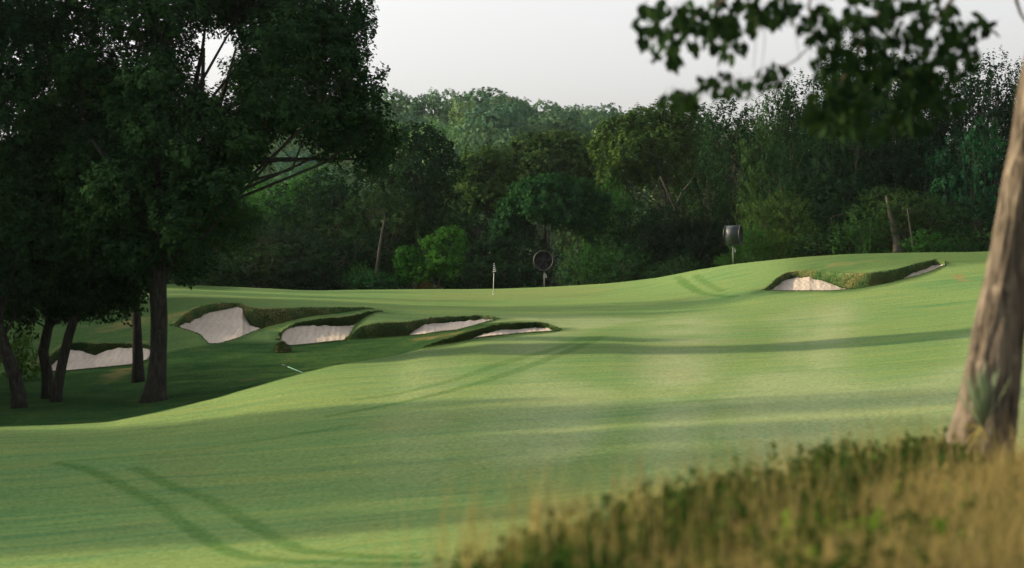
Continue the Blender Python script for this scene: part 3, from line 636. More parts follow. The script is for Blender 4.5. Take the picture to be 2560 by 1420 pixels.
WOOD = [
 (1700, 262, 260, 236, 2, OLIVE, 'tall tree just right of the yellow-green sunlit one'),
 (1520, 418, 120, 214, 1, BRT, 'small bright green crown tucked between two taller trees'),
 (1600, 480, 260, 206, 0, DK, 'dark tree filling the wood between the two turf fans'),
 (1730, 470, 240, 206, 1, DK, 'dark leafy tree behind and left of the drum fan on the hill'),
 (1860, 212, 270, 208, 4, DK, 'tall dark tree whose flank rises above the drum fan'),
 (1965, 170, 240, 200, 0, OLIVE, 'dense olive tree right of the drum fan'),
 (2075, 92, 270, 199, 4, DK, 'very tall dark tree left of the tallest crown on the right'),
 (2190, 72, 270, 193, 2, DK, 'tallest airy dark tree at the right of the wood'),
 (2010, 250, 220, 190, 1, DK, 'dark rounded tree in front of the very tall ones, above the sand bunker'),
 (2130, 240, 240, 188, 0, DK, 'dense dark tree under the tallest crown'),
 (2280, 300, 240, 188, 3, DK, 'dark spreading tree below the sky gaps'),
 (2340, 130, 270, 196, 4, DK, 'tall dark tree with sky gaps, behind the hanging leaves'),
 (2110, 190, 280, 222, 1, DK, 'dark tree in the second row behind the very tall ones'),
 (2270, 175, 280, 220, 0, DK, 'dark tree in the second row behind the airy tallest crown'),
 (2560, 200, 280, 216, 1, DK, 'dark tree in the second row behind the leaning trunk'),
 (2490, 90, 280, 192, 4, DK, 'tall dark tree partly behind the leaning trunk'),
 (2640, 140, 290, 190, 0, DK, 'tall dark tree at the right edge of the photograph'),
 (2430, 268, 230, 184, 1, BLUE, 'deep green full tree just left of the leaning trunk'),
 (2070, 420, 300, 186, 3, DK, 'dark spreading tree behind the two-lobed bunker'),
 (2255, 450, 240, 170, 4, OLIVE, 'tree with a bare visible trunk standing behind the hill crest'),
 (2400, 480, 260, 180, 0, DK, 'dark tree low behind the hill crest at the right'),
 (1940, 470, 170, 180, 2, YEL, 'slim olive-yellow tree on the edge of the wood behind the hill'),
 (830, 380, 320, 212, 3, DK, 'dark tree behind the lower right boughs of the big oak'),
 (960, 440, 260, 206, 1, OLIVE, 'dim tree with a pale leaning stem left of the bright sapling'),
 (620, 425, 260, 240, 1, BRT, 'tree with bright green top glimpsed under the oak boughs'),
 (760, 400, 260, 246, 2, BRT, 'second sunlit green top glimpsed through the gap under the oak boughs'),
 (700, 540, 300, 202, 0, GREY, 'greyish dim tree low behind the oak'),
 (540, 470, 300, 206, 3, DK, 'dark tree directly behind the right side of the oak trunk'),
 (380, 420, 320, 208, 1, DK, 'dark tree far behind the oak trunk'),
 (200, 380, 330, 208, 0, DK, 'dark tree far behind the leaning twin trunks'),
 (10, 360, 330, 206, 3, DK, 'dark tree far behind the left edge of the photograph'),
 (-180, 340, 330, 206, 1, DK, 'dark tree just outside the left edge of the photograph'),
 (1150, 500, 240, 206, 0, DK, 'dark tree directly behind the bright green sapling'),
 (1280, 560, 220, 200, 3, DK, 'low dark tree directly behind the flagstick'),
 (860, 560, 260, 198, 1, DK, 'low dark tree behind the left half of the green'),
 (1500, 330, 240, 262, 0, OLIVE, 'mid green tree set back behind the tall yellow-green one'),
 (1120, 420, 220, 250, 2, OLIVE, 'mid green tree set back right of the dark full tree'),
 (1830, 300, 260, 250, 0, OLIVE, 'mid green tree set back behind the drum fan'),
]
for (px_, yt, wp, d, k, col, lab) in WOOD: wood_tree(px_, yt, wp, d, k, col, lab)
# understorey on the edge of the wood
SH = [(940, 672, 110, 192.5, 0, (0.9, 1.7, 1.3), 'feathery blue-green shrub at the back left of the green', 'shrub'),
      (895, 660, 70, 193.5, 1, (1.0, 1.6, 0.9), 'small leafy shrub left of the feathery blue-green one', 'shrub'),
      (1066, 703, 34, 192.4, 1, (3.2, 0.9, 0.6), 'tiny rust-red bush beneath the lime green sapling', 'shrub'),
      (1885, 560, 110, 171, 0, (1.2, 1.8, 1.0), 'round mid green shrub right beside the drum fan', 'shrub'),
      (1930, 575, 120, 172, 1, (1.7, 1.7, 0.8), 'olive shrub right of the round one beside the drum fan', 'shrub'),
      (1820, 632, 60, 170.5, 1, (1.2, 1.7, 0.9), 'low shrub at the foot of the drum fan pole', 'shrub'),
      (2325, 572, 120, 163, 0, (1.0, 1.6, 0.9), 'rounded green shrub behind the hill crest beyond the right-hand bunker', 'shrub'),
      (2160, 520, 150, 168, 1, (0.9, 1.2, 0.8), 'dark shrub left of the tree with the bare trunk', 'shrub'),
      (1700, 640, 120, 182, 1, (0.7, 0.9, 0.8), 'low dark shrub where the turf starts rising to the hill', 'shrub'),
      (1560, 610, 170, 190, 0, (0.8, 1.2, 0.9), 'dark green shrub right of the turf fan by the green', 'shrub'),
      (1480, 600, 140, 194, 1, (0.9, 1.3, 0.9), 'dim shrub just right of the turf fan by the green', 'shrub'),
      (1300, 640, 150, 196, 1, (0.6, 0.8, 0.8), 'low shadowy shrub right of the flagstick', 'shrub'),
      (1190, 640, 150, 196, 0, (0.6, 0.8, 0.8), 'low shadowy shrub left of the flagstick', 'shrub'),
      (800, 640, 160, 196, 1, (0.6, 0.8, 0.8), 'low shadowy shrub behind the left of the green', 'shrub'),
      (660, 600, 190, 195, 0, (0.9, 0.9, 0.9), 'grey-green shadowy shrub behind the tall sand face', 'shrub'),
      (520, 620, 190, 194, 1, (0.6, 0.8, 0.8), 'low dark shrub right of the oak trunk at the back', 'shrub'),
      (2480, 560, 170, 166, 1, (0.8, 1.0, 0.8), 'dark shrub against the leaning trunk on the hill crest', 'shrub'),
      (2040, 560, 160, 170, 0, (0.8, 1.0, 0.8), 'dark shrub at the edge of the wood above the sand bunker', 'shrub'),
      (2400, 590, 90, 164, 1, (0.8, 1.1, 0.8), 'small dark shrub on the crest left of the leaning trunk', 'shrub')]
for (px_, yt, wp, d, k, col, lab, nm) in SH: wood_tree(px_, yt, wp, d, k, col, lab, nm, group='shrubs along the edge of the wood', protos=PS)['category'] = nm
# hillside trees: skyline row placed by eye, slopes filled
rr = random.Random(5); placed = []
def hill_label(p, d, c):
    col = {1.1: 'soft green', 1.5: 'yellow-green', 0.85: 'dark green', 1.25: 'pale green'}[c[0]]
    band = 'foot' if d < 385 else 'lower slope' if d < 430 else 'middle slope' if d < 490 else 'upper slope' if d < 545 else 'crest'
    where = 'left behind the oak crown' if p < 950 else 'above the bright sapling' if p < 1150 else 'above the flagstick' if p < 1300 else 'above the turf fan by the green' if p < 1480 else 'behind the tall yellow-green tree' if p < 1700 else 'behind the trees over the drum fan'
    return '%s crown, far hill %s, %s' % (col, band, where)
HT = [(985, 220, 120, 545), (1062, 234, 95, 540), (1130, 220, 120, 560), (1215, 219, 150, 560), (1300, 240, 130, 560), (1370, 250, 110, 550), (1425, 262, 90, 560), (1480, 268, 80, 570), (1540, 252, 120, 560), (1600, 268, 100, 560), (1670, 276, 110, 560), (1750, 285, 120, 555), (1830, 292, 120, 560),
      (1900, 296, 120, 560), (930, 232, 110, 555), (860, 240, 110, 560), (790, 238, 110, 560), (1075, 294, 160, 430), (1005, 310, 120, 440), (1205, 290, 150, 440), (1290, 318, 120, 430), (1150, 330, 120, 400), (1240, 360, 130, 370), (1330, 372, 130, 360), (1420, 340, 130, 390)]
def sky_label(p, lit):
    if lit: return {1075: 'pale sunlit feathery crown low on the far hill, above the dark full tree', 1005: 'pale sunlit crown beside the right edge of the oak, low on the hill', 1205: 'domed crown on the lower hill directly below the big skyline crowns', 1290: 'rounded crown on the lower hill right of the domed one', 1150: 'small crown low on the hill behind the olive round-topped tree', 1240: 'low crown just above the gap left of the broad sunlit tree', 1330: 'low crown peeping over the broad sunlit mid green tree', 1420: 'crown on the lower hill left of the tall yellow-green tree'}[p]
    near = {985: 'just right of the oak edge', 1062: 'in the dip left of the tallest crowns', 1130: 'left one of the two tallest rounded crowns', 1215: 'right one of the two tallest rounded crowns', 1300: 'first below the tallest pair to the right', 1370: 'second below the tallest pair to the right', 1425: 'small one before the notch in the skyline', 1480: 'in the notch of the skyline', 1540: 'rounded one right of the skyline notch', 1600: 'low one where the skyline meets the yellow-green tree', 1670: 'behind the top of the yellow-green tree', 1750: 'behind the hanging leaf spray', 1830: 'left of the first tall dark tree', 1900: 'behind the first tall dark tree', 930: 'behind the oak edge', 860: 'behind the right oak boughs', 790: 'deep behind the oak crown'}[p]
    return 'skyline crown of the far hill, ' + near
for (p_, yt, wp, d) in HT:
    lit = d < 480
    wood_tree(p_, yt, wp * 1.15, d, rr.randrange(3), (5.8, 5.2, 5.0) if lit and p_ < 1110 else (3.2, 3.0, 4.2),  # haze and sunlight put into these crown colours
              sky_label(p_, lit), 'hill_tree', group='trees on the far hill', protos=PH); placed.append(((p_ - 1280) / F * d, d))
for d in np.arange(345, 600, 13.0):
    x = -135 + rr.uniform(0, 8)
    while x < 125:
        dd = d + rr.uniform(-5, 5); p_ = 1280 + F * x / dd
        if 620 < p_ < 1960 and all((x - a) ** 2 + (dd - b) ** 2 > 40 for a, b in placed):
            z0 = float(hill_rel(np.array([x]), np.array([dd]))[0]); hgt = rr.uniform(6.0, 11.5); yt = HY - (z0 + hgt) / dd * F
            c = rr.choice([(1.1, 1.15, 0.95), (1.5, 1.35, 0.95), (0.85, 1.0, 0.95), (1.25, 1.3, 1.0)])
            ck = (c[0] * 3.1, c[1] * 2.7, c[2] * 4.6)  # distance haze and lit tops put into the crown colour
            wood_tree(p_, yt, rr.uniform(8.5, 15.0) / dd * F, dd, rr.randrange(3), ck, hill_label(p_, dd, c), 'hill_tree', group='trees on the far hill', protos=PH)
        x += rr.uniform(8.5, 13.0)
print('hill trees', len([o for o in sc.objects if o.name.startswith('hill_tree')]))

# ------------------------------------------------------------------ the near oak and its neighbours
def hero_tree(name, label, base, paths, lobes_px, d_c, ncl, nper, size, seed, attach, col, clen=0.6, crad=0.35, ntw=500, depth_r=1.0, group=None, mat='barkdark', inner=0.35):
    """lobes_px: (px, py, rx_px, ry_px, depth offset)"""
    rng = np.random.default_rng(seed); base = Vector(base); lobes = []
    for (px_, py_, rx, ry, dd) in lobes_px:
        d = d_c + dd; c = W(px_, py_, d) - base; lobes.append((c.x, c.y, c.z, rx / F * d, max(rx, ry) / F * d * depth_r, ry / F * d))
    c, a, t = crown_points(rng, lobes, ncl, inner)
    r = empty(name, base); tag(r, label, 'tree', group)
    cr = link_mesh('crown', leaf_mesh(name + '_crown', c, a, nper, clen, crad, size, rng, t, np.concatenate(crown_points.out)), r, M['leaf']); cr.color = (*col, 1)
    L0 = [Vector(p) - base for p in paths[0][0]]
    me = trunk_mesh(name + '_trunk', rng, L0, paths[0][1], lobes, attach, ntw, c, 14, 0.13)
    link_mesh('trunk', me, r, M[mat])
    for (pp, rd) in paths[1:]:
        mb = MB(); mb.tube([Vector(p) - base for p in pp], rd, 12); mb.build('limb', M[mat], r, True)
    return r
b = on_ground(388, 95)
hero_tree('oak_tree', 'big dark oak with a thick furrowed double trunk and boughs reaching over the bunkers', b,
 [([b + Vector((0, 0, -0.4)), W(386, 985, 95), W(392, 950, 95), W(396, 880, 95), W(398, 800, 95), W(394, 700, 95), W(396, 600, 95), W(420, 480, 95.3), W(450, 380, 95.5), W(480, 250, 96), W(505, 130, 96), W(522, 0, 96)], [0.78, 0.50, 0.38, 0.33, 0.33, 0.34, 0.30, 0.24, 0.18, 0.12, 0.07, 0.03]),
  ([W(405, 700, 95.2), W(425, 620, 95.4), W(440, 540, 95.6), W(470, 440, 96), W(520, 330, 96.5), W(560, 230, 97), W(590, 120, 97)], [0.20, 0.22, 0.19, 0.16, 0.13, 0.09, 0.04]),
  ([W(410, 640, 95), W(470, 520, 94.5), W(540, 455, 94), W(620, 410, 93.5), W(700, 400, 93), W(760, 402, 92.5)], [0.13, 0.10, 0.09, 0.08, 0.07, 0.03]),
  ([W(455, 420, 95.5), W(490, 330, 95), W(505, 230, 94.5), W(510, 120, 94)], [0.17, 0.13, 0.10, 0.05]),
  ([W(455, 470, 95.6), W(540, 360, 96), W(640, 250, 97), W(740, 170, 98)], [0.16, 0.13, 0.09, 0.04]),
  ([W(380, 640, 95), W(340, 520, 94), W(290, 430, 93), W(230, 350, 92)], [0.20, 0.15, 0.11, 0.05])],
 [(830, 60, 75, 55, 0), (850, 140, 45, 22, -1), (800, 130, 90, 60, 1), (740, 30, 90, 70, 0), (640, 60, 80, 70, 2), (700, 180, 110, 65, -1), (830, 215, 70, 40, 0), (880, 262, 45, 30, 1), (780, 290, 110, 60, 0), (870, 330, 65, 50, 1),
  (620, 210, 60, 70, 3), (560, 20, 80, 60, 2), (450, 30, 90, 60, -1), (420, 130, 70, 60, 1), (340, 60, 110, 80, 0), (640, 320, 75, 45, 1), (840, 368, 60, 30, 1), (930, 360, 45, 45, 1),
  (560, 420, 60, 60, 2), (480, 520, 85, 80, 1), (560, 560, 85, 70, 3), (440, 620, 60, 50, 0), (330, 560, 90, 90, 1), (360, 420, 90, 90, 1), (360, 280, 90, 90, -1), (440, 350, 50, 60, 3), (510, 300, 60, 60, -2), (600, 390, 70, 50, -1), (380, 340, 70, 70, -2), (460, 500, 60, 60, -2), (300, 470, 80, 70, -2), (540, 480, 60, 50, -1), (680, 270, 80, 50, -2), (700, 100, 90, 60, -2), (390, 200, 80, 60, -2), (330, 640, 60, 50, -1), (560, 470, 60, 45, -3), (600, 350, 55, 28, -3), (480, 400, 50, 50, -3), (430, 560, 50, 50, -3), (470, 660, 50, 50, 2), (350, 720, 40, 40, 2), (540, 300, 60, 60, 4), (460, 250, 60, 70, 4), (250, 380, 90, 100, 1), (250, 200, 90, 80, 2),
  (700, -60, 150, 70, 1), (450, -60, 160, 70, 0), (250, -40, 150, 80, 1), (892, 58, 34, 14, 0), (915, 82, 16, 9, 0), (888, 105, 30, 12, 0), (870, 175, 40, 14, -1), (925, 200, 28, 12, 0), (900, 232, 42, 14, 0), (945, 262, 22, 14, 0), (938, 300, 28, 16, 0), (905, 20, 18, 14, 0), (870, 20, 30, 20, 0), (955, 330, 30, 14, 1), (975, 365, 30, 14, 1), (940, 400, 40, 16, 1), (905, 150, 22, 9, 1), (930, 430, 30, 18, 1)],
 94.5, 12500, 16, 0.17, 41, 0.45, (0.80, 1.0, 0.85), 0.55, 0.36, 260, 1.0)
b = on_ground(345, 104)
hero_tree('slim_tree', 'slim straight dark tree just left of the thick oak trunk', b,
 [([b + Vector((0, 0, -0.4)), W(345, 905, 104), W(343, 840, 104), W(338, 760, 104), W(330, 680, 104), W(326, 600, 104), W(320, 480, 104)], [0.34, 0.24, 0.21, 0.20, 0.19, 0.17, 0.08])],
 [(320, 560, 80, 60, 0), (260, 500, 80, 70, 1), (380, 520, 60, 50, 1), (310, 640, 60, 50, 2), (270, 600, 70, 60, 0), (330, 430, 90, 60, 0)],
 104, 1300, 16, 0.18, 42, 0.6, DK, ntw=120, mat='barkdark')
b = on_ground(122, 99)
hero_tree('curved_tree', 'dark tree with a bowed trunk, left one of the crossing pair', b,
 [([b + Vector((0, 0, -0.4)), W(120, 960, 99), W(116, 920, 99), W(108, 880, 99), W(118, 830, 99), W(132, 780, 99), W(140, 700, 99), W(150, 600, 99), W(165, 470, 99)], [0.36, 0.26, 0.23, 0.22, 0.20, 0.18, 0.17, 0.14, 0.07])],
 [(150, 560, 120, 90, 0), (60, 520, 110, 90, 1), (220, 500, 100, 90, -1), (130, 420, 130, 90, 0), (230, 230, 70, 60, -2), (180, 330, 110, 80, -1), (300, 330, 60, 60, -2), (60, 640, 90, 70, 1), (160, 680, 100, 60, 0), (240, 650, 80, 70, 0), (220, 740, 90, 45, 0), (120, 750, 90, 45, 1), (290, 720, 50, 40, 0), (170, 620, 90, 70, -2), (80, 560, 90, 80, -2), (250, 590, 70, 70, -2), (300, 765, 40, 35, 1), (190, 785, 60, 25, 1), (90, 690, 80, 60, -1), (330, 690, 40, 60, 1), (40, 790, 50, 40, 1)],
 97, 6400, 16, 0.17, 43, 0.5, (0.70, 0.85, 0.75), 0.6, 0.33, 350, 0.7)
b = on_ground(140, 97)
hero_tree('leaning_tree', 'dark tree with a slender trunk leaning right across the bowed one', b,
 [([b + Vector((0, 0, -0.4)), W(143, 975, 97), W(155, 910, 97), W(172, 840, 97), W(190, 780, 97), W(212, 720, 97), W(238, 650, 97), W(260, 560, 97), W(290, 430, 97)], [0.30, 0.22, 0.20, 0.19, 0.17, 0.15, 0.14, 0.11, 0.05])],
 [(260, 560, 90, 80, -1), (230, 640, 70, 60, 0), (300, 480, 80, 80, -1), (210, 420, 90, 90, 0), (210, 180, 70, 55, -1), (120, 230, 90, 80, 0), (290, 250, 60, 60, -1), (340, 650, 50, 40, 0)],
 95, 2300, 16, 0.17, 44, 0.5, (0.80, 1.0, 0.75), 0.6, 0.33, 220, 0.8)
b = on_ground(48, 95)
hero_tree('edge_tree', 'dark tree leaning out of the left edge of the photograph', b,
 [([b + Vector((0, 0, -0.4)), W(46, 990, 95), W(38, 945, 95), W(22, 900, 95), W(5, 850, 95), W(-15, 790, 95), W(-35, 700, 95), W(-60, 560, 95), W(-80, 380, 95)], [0.42, 0.30, 0.27, 0.26, 0.24, 0.22, 0.20, 0.17, 0.07])],
 [(20, 600, 110, 80, 0), (-60, 520, 120, 100, 0), (40, 450, 110, 100, 1), (20, 300, 130, 100, 0), (60, 150, 120, 90, 0), (-80, 250, 120, 110, 0), (40, 40, 130, 80, 0), (60, 720, 80, 50, 1), (10, 700, 80, 60, 0), (-90, 680, 110, 80, 0), (150, 80, 110, 80, 1), (-60, 60, 130, 100, 0)],
 95, 4300, 16, 0.18, 45, 0.5, (0.66, 0.85, 0.75), 0.6, 0.34, 260, 0.8)
def wood_hero(name, label, base_px, d, lobes, ncl, size, seed, col, lean=0, rad=0.3, group='trees of the wood behind the green', cat='tree'):
    b = on_ground(base_px, d, -0.3) ; py0 = HY - (b.z - CZ) / d * F; top = min(l[1] for l in lobes); cxm = sum(l[0] for l in lobes) / len(lobes)
    path = [b + Vector((0, 0, -0.5))] + [W(base_px + (cxm - base_px) * t + lean * math.sin(t * 3.1), py0 + (top - py0) * t * 0.85, d) for t in (0.02, 0.25, 0.5, 0.75, 1.0)]
    path = [Vector(p) for p in path]; r_ = rad
    o = hero_tree(name, label, b, [(path, [r_ * 1.3, r_, r_ * 0.8, r_ * 0.6, r_ * 0.35, r_ * 0.1])], lobes, d, ncl, 15, size, seed, 0.45, col, clen=size * 2.2, crad=size * 1.5, ntw=90, depth_r=1.0, group=group, mat='bark', inner=0.6)
    o['category'] = cat; return o
Z_ = lambda L: [(a, b_, c_ * 1.12, d_ * 1.15, e_) for a, b_, c_, d_, e_ in L]
wood_hero('woodland_tree', 'dark full tree just right of the big overhanging oak crown', 1045, 214, Z_([(1045, 350, 48, 30, 0), (1090, 382, 38, 32, -1), (1000, 375, 45, 36, 1), (1112, 430, 38, 40, 0), (1050, 430, 55, 42, -2), (975, 440, 50, 45, 1), (1085, 500, 55, 45, -1), (1010, 510, 60, 50, -1), (1045, 585, 75, 50, 0)]), 1500, 0.30, 201, (0.55, 0.72, 0.66))
wood_hero('woodland_tree', 'round-topped olive green tree above the gap between the sapling and the flagstick', 1215, 226, Z_([(1212, 402, 48, 24, 0), (1180, 440, 42, 32, -1), (1250, 445, 40, 32, 0), (1215, 485, 60, 36, -1), (1170, 510, 40, 36, 0), (1260, 510, 40, 36, 0)]), 1200, 0.30, 202, (1.35, 1.35, 0.95))
wood_hero('woodland_tree', 'broad mid green tree with sunlit top behind the low round tree', 1375, 246, Z_([(1325, 368, 42, 26, 0), (1395, 358, 42, 22, 1), (1455, 372, 44, 28, 0), (1285, 402, 36, 30, 0), (1365, 410, 60, 36, -1), (1440, 425, 55, 34, -1), (1310, 445, 50, 30, 0)]), 1300, 0.32, 203, (1.45, 1.35, 1.0))
wood_hero('woodland_tree', 'tall tree with yellow-green sunlit crown and bare forked limbs showing', 1690, 222, Z_([(1545, 335, 42, 30, 0), (1610, 306, 44, 26, 0), (1665, 292, 40, 24, 0), (1722, 305, 45, 34, 1), (1520, 385, 38, 34, 1), (1590, 375, 55, 40, -2), (1665, 365, 50, 40, -2), (1735, 375, 45, 45, 0), (1545, 440, 45, 32, 0), (1625, 440, 42, 24, 1), (1765, 440, 38, 50, 0), (1720, 460, 30, 30, 1), (1770, 520, 36, 40, 1)]), 2200, 0.30, 204, (1.75, 1.6, 1.0), rad=0.34)
def pale_limbs(key, paths, mat='pale_bark'):
    par = next(o for o in sc.objects if o.get('label', '').startswith(key)); bpy.context.view_layer.update()
    for pts, rad in paths:
        mb = MB(); mb.tube([W(*p) for p in pts], rad, 7); o = mb.build('limb', M[mat], par, True); o.matrix_parent_inverse = par.matrix_world.inverted()
M['pale_bark'] = bark_material('pale_bark', (0.028, 0.025, 0.020), (0.085, 0.078, 0.060))
pale_limbs('tall tree with yellow-green', [([(1700, 575, 217), (1688, 520, 216.5), (1668, 478, 216), (1650, 440, 216)], [0.16, 0.13, 0.10, 0.05]), ([(1688, 520, 216.5), (1705, 480, 216), (1728, 455, 216), (1738, 430, 216)], [0.12, 0.10, 0.08, 0.04]), ([(1742, 600, 216), (1752, 550, 216), (1762, 500, 216), (1770, 450, 216)], [0.09, 0.08, 0.06, 0.03])])
pale_limbs('tree with a bare visible trunk', [([(2244, 660, 166), (2243, 625, 166), (2240, 595, 166.5), (2228, 550, 167.5), (2215, 490, 169)], [0.42, 0.30, 0.25, 0.18, 0.06]), ([(2285, 650, 165), (2282, 610, 165), (2274, 560, 165), (2268, 520, 165)], [0.07, 0.06, 0.05, 0.03])])
pale_limbs('dim tree with a pale leaning stem', [([(936, 735, 194), (941, 680, 194), (947, 635, 194), (953, 590, 194), (962, 540, 195)], [0.16, 0.14, 0.12, 0.09, 0.04])])
wood_hero('woodland_tree', 'low wide blue-green tree arching over the turf fan by the green', 1370, 202, Z_([(1380, 468, 46, 20, 0), (1325, 484, 40, 24, 0), (1438, 482, 42, 22, 0), (1487, 512, 32, 28, 0), (1288, 530, 32, 32, -1), (1262, 572, 24, 32, -1), (1246, 608, 18, 22, -1), (1350, 520, 44, 30, -2), (1420, 535, 48, 34, -2), (1308, 585, 24, 28, 0), (1470, 570, 30, 30, 0)]), 1900, 0.27, 205, (0.80, 1.25, 1.0))
wood_hero('sapling', 'bright lime green sapling at the back edge of the green', 1095, 193, [(1128, 592, 34, 18, 0), (1088, 615, 32, 18, 0), (1146, 618, 20, 18, 0), (1112, 650, 42, 22, -0.5), (1078, 660, 30, 22, 0), (1120, 685, 30, 14, 0), (1058, 690, 22, 16, 0)], 520, 0.20, 206, (1.6, 2.4, 0.9), rad=0.09, group='shrubs along the edge of the wood', cat='sapling')
wood_hero('shrub', 'smaller green bush leaning against the left of the lime green sapling', 1022, 193.5, [(1020, 640, 24, 18, 0), (1002, 662, 18, 18, 0), (1032, 672, 26, 20, 0), (1015, 695, 26, 16, 0), (1045, 650, 14, 14, 0)], 300, 0.19, 207, (1.2, 2.1, 0.8), rad=0.07, group='shrubs along the edge of the wood', cat='shrub')
wood_tree(52, 815, 110, 108, 0, (2.1, 2.2, 0.8), 'yellow-green sunlit shrub between the trunks at the left edge', 'shrub', group='shrubs along the edge of the wood', protos=PS)['category'] = 'shrub'

# trees standing left of the view: their long shadows lie across the fairway
OFF = [(-34, 72, 4, 0.48, 1.2), (-42, 69, 2, 0.50, 1.25), (-29, 61, 4, 0.40, 0.95), (-45, 62, 4, 0.46, 1.25), (-54, 78, 2, 0.52, 1.4), (-38, 55, 2, 0.32, 1.05), (-60, 70, 4, 0.55, 1.45), (-40, 150, 1, 0.9, 1.3), (-36, 138, 3, 0.8, 1.0), (-22, 66, 2, 0.30, 0.55), (-25, 74, 4, 0.30, 0.65), (-66, 84, 2, 0.6, 1.5), (-75, 76, 4, 0.6, 1.6), (-62, 62, 2, 0.45, 1.5), (-48, 50, 4, 0.30, 1.2),
       (-25, 99, 1, 0.62, 0.44), (-29, 104, 3, 0.7, 0.46), (-31, 111, 0, 0.7, 0.50), (-27, 92, 3, 0.5, 0.36), (-24, 88, 1, 0.4, 0.3), (-36, 98, 0, 0.6, 0.6), (-40, 122, 4, 0.8, 0.7), (-46, 128, 2, 0.9, 0.75), (-42, 136, 0, 0.9, 0.85), (-56, 138, 3, 1.0, 0.95), (-50, 148, 1, 1.0, 0.95),
       (-60, 160, 0, 1.0, 1.0), (-66, 175, 3, 1.0, 1.0), (-50, 190, 1, 1.0, 0.9), (-48, 168, 2, 0.9, 0.85)]
for (x, y, k, s, sz) in OFF:
    put_tree('side_tree', PW[k], (x, y, gz(x, y) - 0.3), x * 1.7, s, sz, DK, 'tree standing out of view to the left, its shadow crossing the fairway', group='trees beside the fairway')

SKY_BLOCK = [(x, -34 - 9 * ((i * 7) % 3)) for i, x in enumerate(range(-84, 90, 12))] + [(58 + 8 * (i % 2), y) for i, y in enumerate(range(8, 140, 13))] + [(-62, -14), (-58, 2), (44, -14), (48, 2)]  # unseen ring of trees added to block low sky and darken the far wood
for i, (x, y) in enumerate(SKY_BLOCK):
    put_tree('sky_block_tree', PW[i % 5], (x, y, gz(x, max(y, -25)) - 0.4), i * 1.9, 1.05, 1.05 + 0.1 * (i % 3), DK, 'tree added out of view, closing off the low sky to darken the far wood', group='unseen trees that block the low sky')

# ------------------------------------------------------------------ foreground tree
TD = 22.5
b = on_ground(2440, TD)
ft = empty('foreground_tree', b); tag(ft, 'leaning rough-barked foreground trunk at the right edge with out-of-focus leaves hanging over the view', 'tree')
# centre line of the trunk (px, py, radius px)
TP = [(2420, 1330, 130), (2432.5, 1215, 107.5), (2438.5, 1150, 93.5), (2451, 1100, 85), (2467.5, 1030, 77.5), (2477, 960, 73), (2488, 880, 69), (2498, 800, 64), (2522, 700, 58), (2537, 600, 55), (2558, 480, 54), (2578, 340, 50), (2597.5, 200, 47.5), (2627.5, 40, 42.5), (2670, -150, 40), (2715, -400, 35), (2750, -700, 30)]
tp = np.array(TP, float); tt = np.linspace(0, len(tp) - 1, 240); k_ = np.arange(len(tp))
cpx, cpy, cr = np.interp(tt, k_, tp[:, 0]), np.interp(tt, k_, tp[:, 1]), np.interp(tt, k_, tp[:, 2])
cpx, cpy, cr = gsm(cpx, 6), gsm(cpy, 6), gsm(cr, 6)
NT = 96; TV = []
for i in range(240):
    c = W(cpx[i], cpy[i], TD) - b; r0 = cr[i] / F * TD; th = np.arange(NT) / NT * 2 * np.pi
    zz = c.z
    fur = fbm(th * 7.0 / 6.2832 * 3, np.full(NT, zz * 0.9), 71, 3) * 0.16 + fbm(th * 22 / 6.2832, np.full(NT, zz * 2.2), 72, 3) * 0.17
    seam = 1 - sstep(0, 0.8, np.abs(th - 6.283)) 
    flare = 1 + 0.10 * np.sin(th * 5 + 1) * np.exp(-max(0, zz) * 2.2)
    rad = r0 * (1 + fur) * flare
    TV.append(np.stack([c.x + rad * np.cos(th), c.y + rad * np.sin(th), np.full(NT, c.z)], 1))
TV = np.concatenate(TV); ti = np.arange(240 * NT).reshape(240, NT); tj = np.roll(ti, -1, axis=1)
TQ = np.stack([ti[:-1], tj[:-1], tj[1:], ti[1:]], -1).reshape(-1, 4)
link_mesh('trunk', np_mesh('leaning_trunk', TV, TQ, True), ft, M['barkfront'])
# limbs crossing above the frame and the hanging sprays
def leaf_shape(seed):
    rng = random.Random(seed); pts = []
    n = 12   # lobed outline, folded on the midrib
    for s in (1, -1):
        row = []
        for i in range(n + 1):
            t = i / n; wdt = 0.31 * math.sin(math.pi * min(1, t * 1.02)) ** 0.8 * (1 + 0.22 * math.sin(t * 17 + seed)) * (1.1 - 0.3 * t)
            row.append((s * max(0.0, wdt), t, -0.10 * wdt + 0.12 * t * (1 - t) - 0.15 * t * t))
        pts.append(row)
    mb = MB(); mid = [(0, i / n, 0.12 * (i / n) * (1 - i / n) - 0.15 * (i / n) ** 2) for i in range(n + 1)]
    for s in (0, 1):
        a = mid; bb = pts[s]; vs = a + bb; fs = []
        for i in range(0, n): fs.append((i, i + 1, n + 2 + i, n + 1 + i) if s == 0 else (i, n + 1 + i, n + 2 + i, i + 1))
        mb.add(vs, fs)
    mb.tube([(0, -0.35, 0.02), (0, 0, 0)], 0.012, 4)
    me = mb.mesh('leaf_blade'); a = me.attributes.new('tint', 'FLOAT', 'FACE'); a.data.foreach_set('value', [rng.uniform(0.1, 0.9)] * len(me.polygons)); me.materials.append(M['leaf_front']); return me
LM = [leaf_shape(i) for i in range(5)]
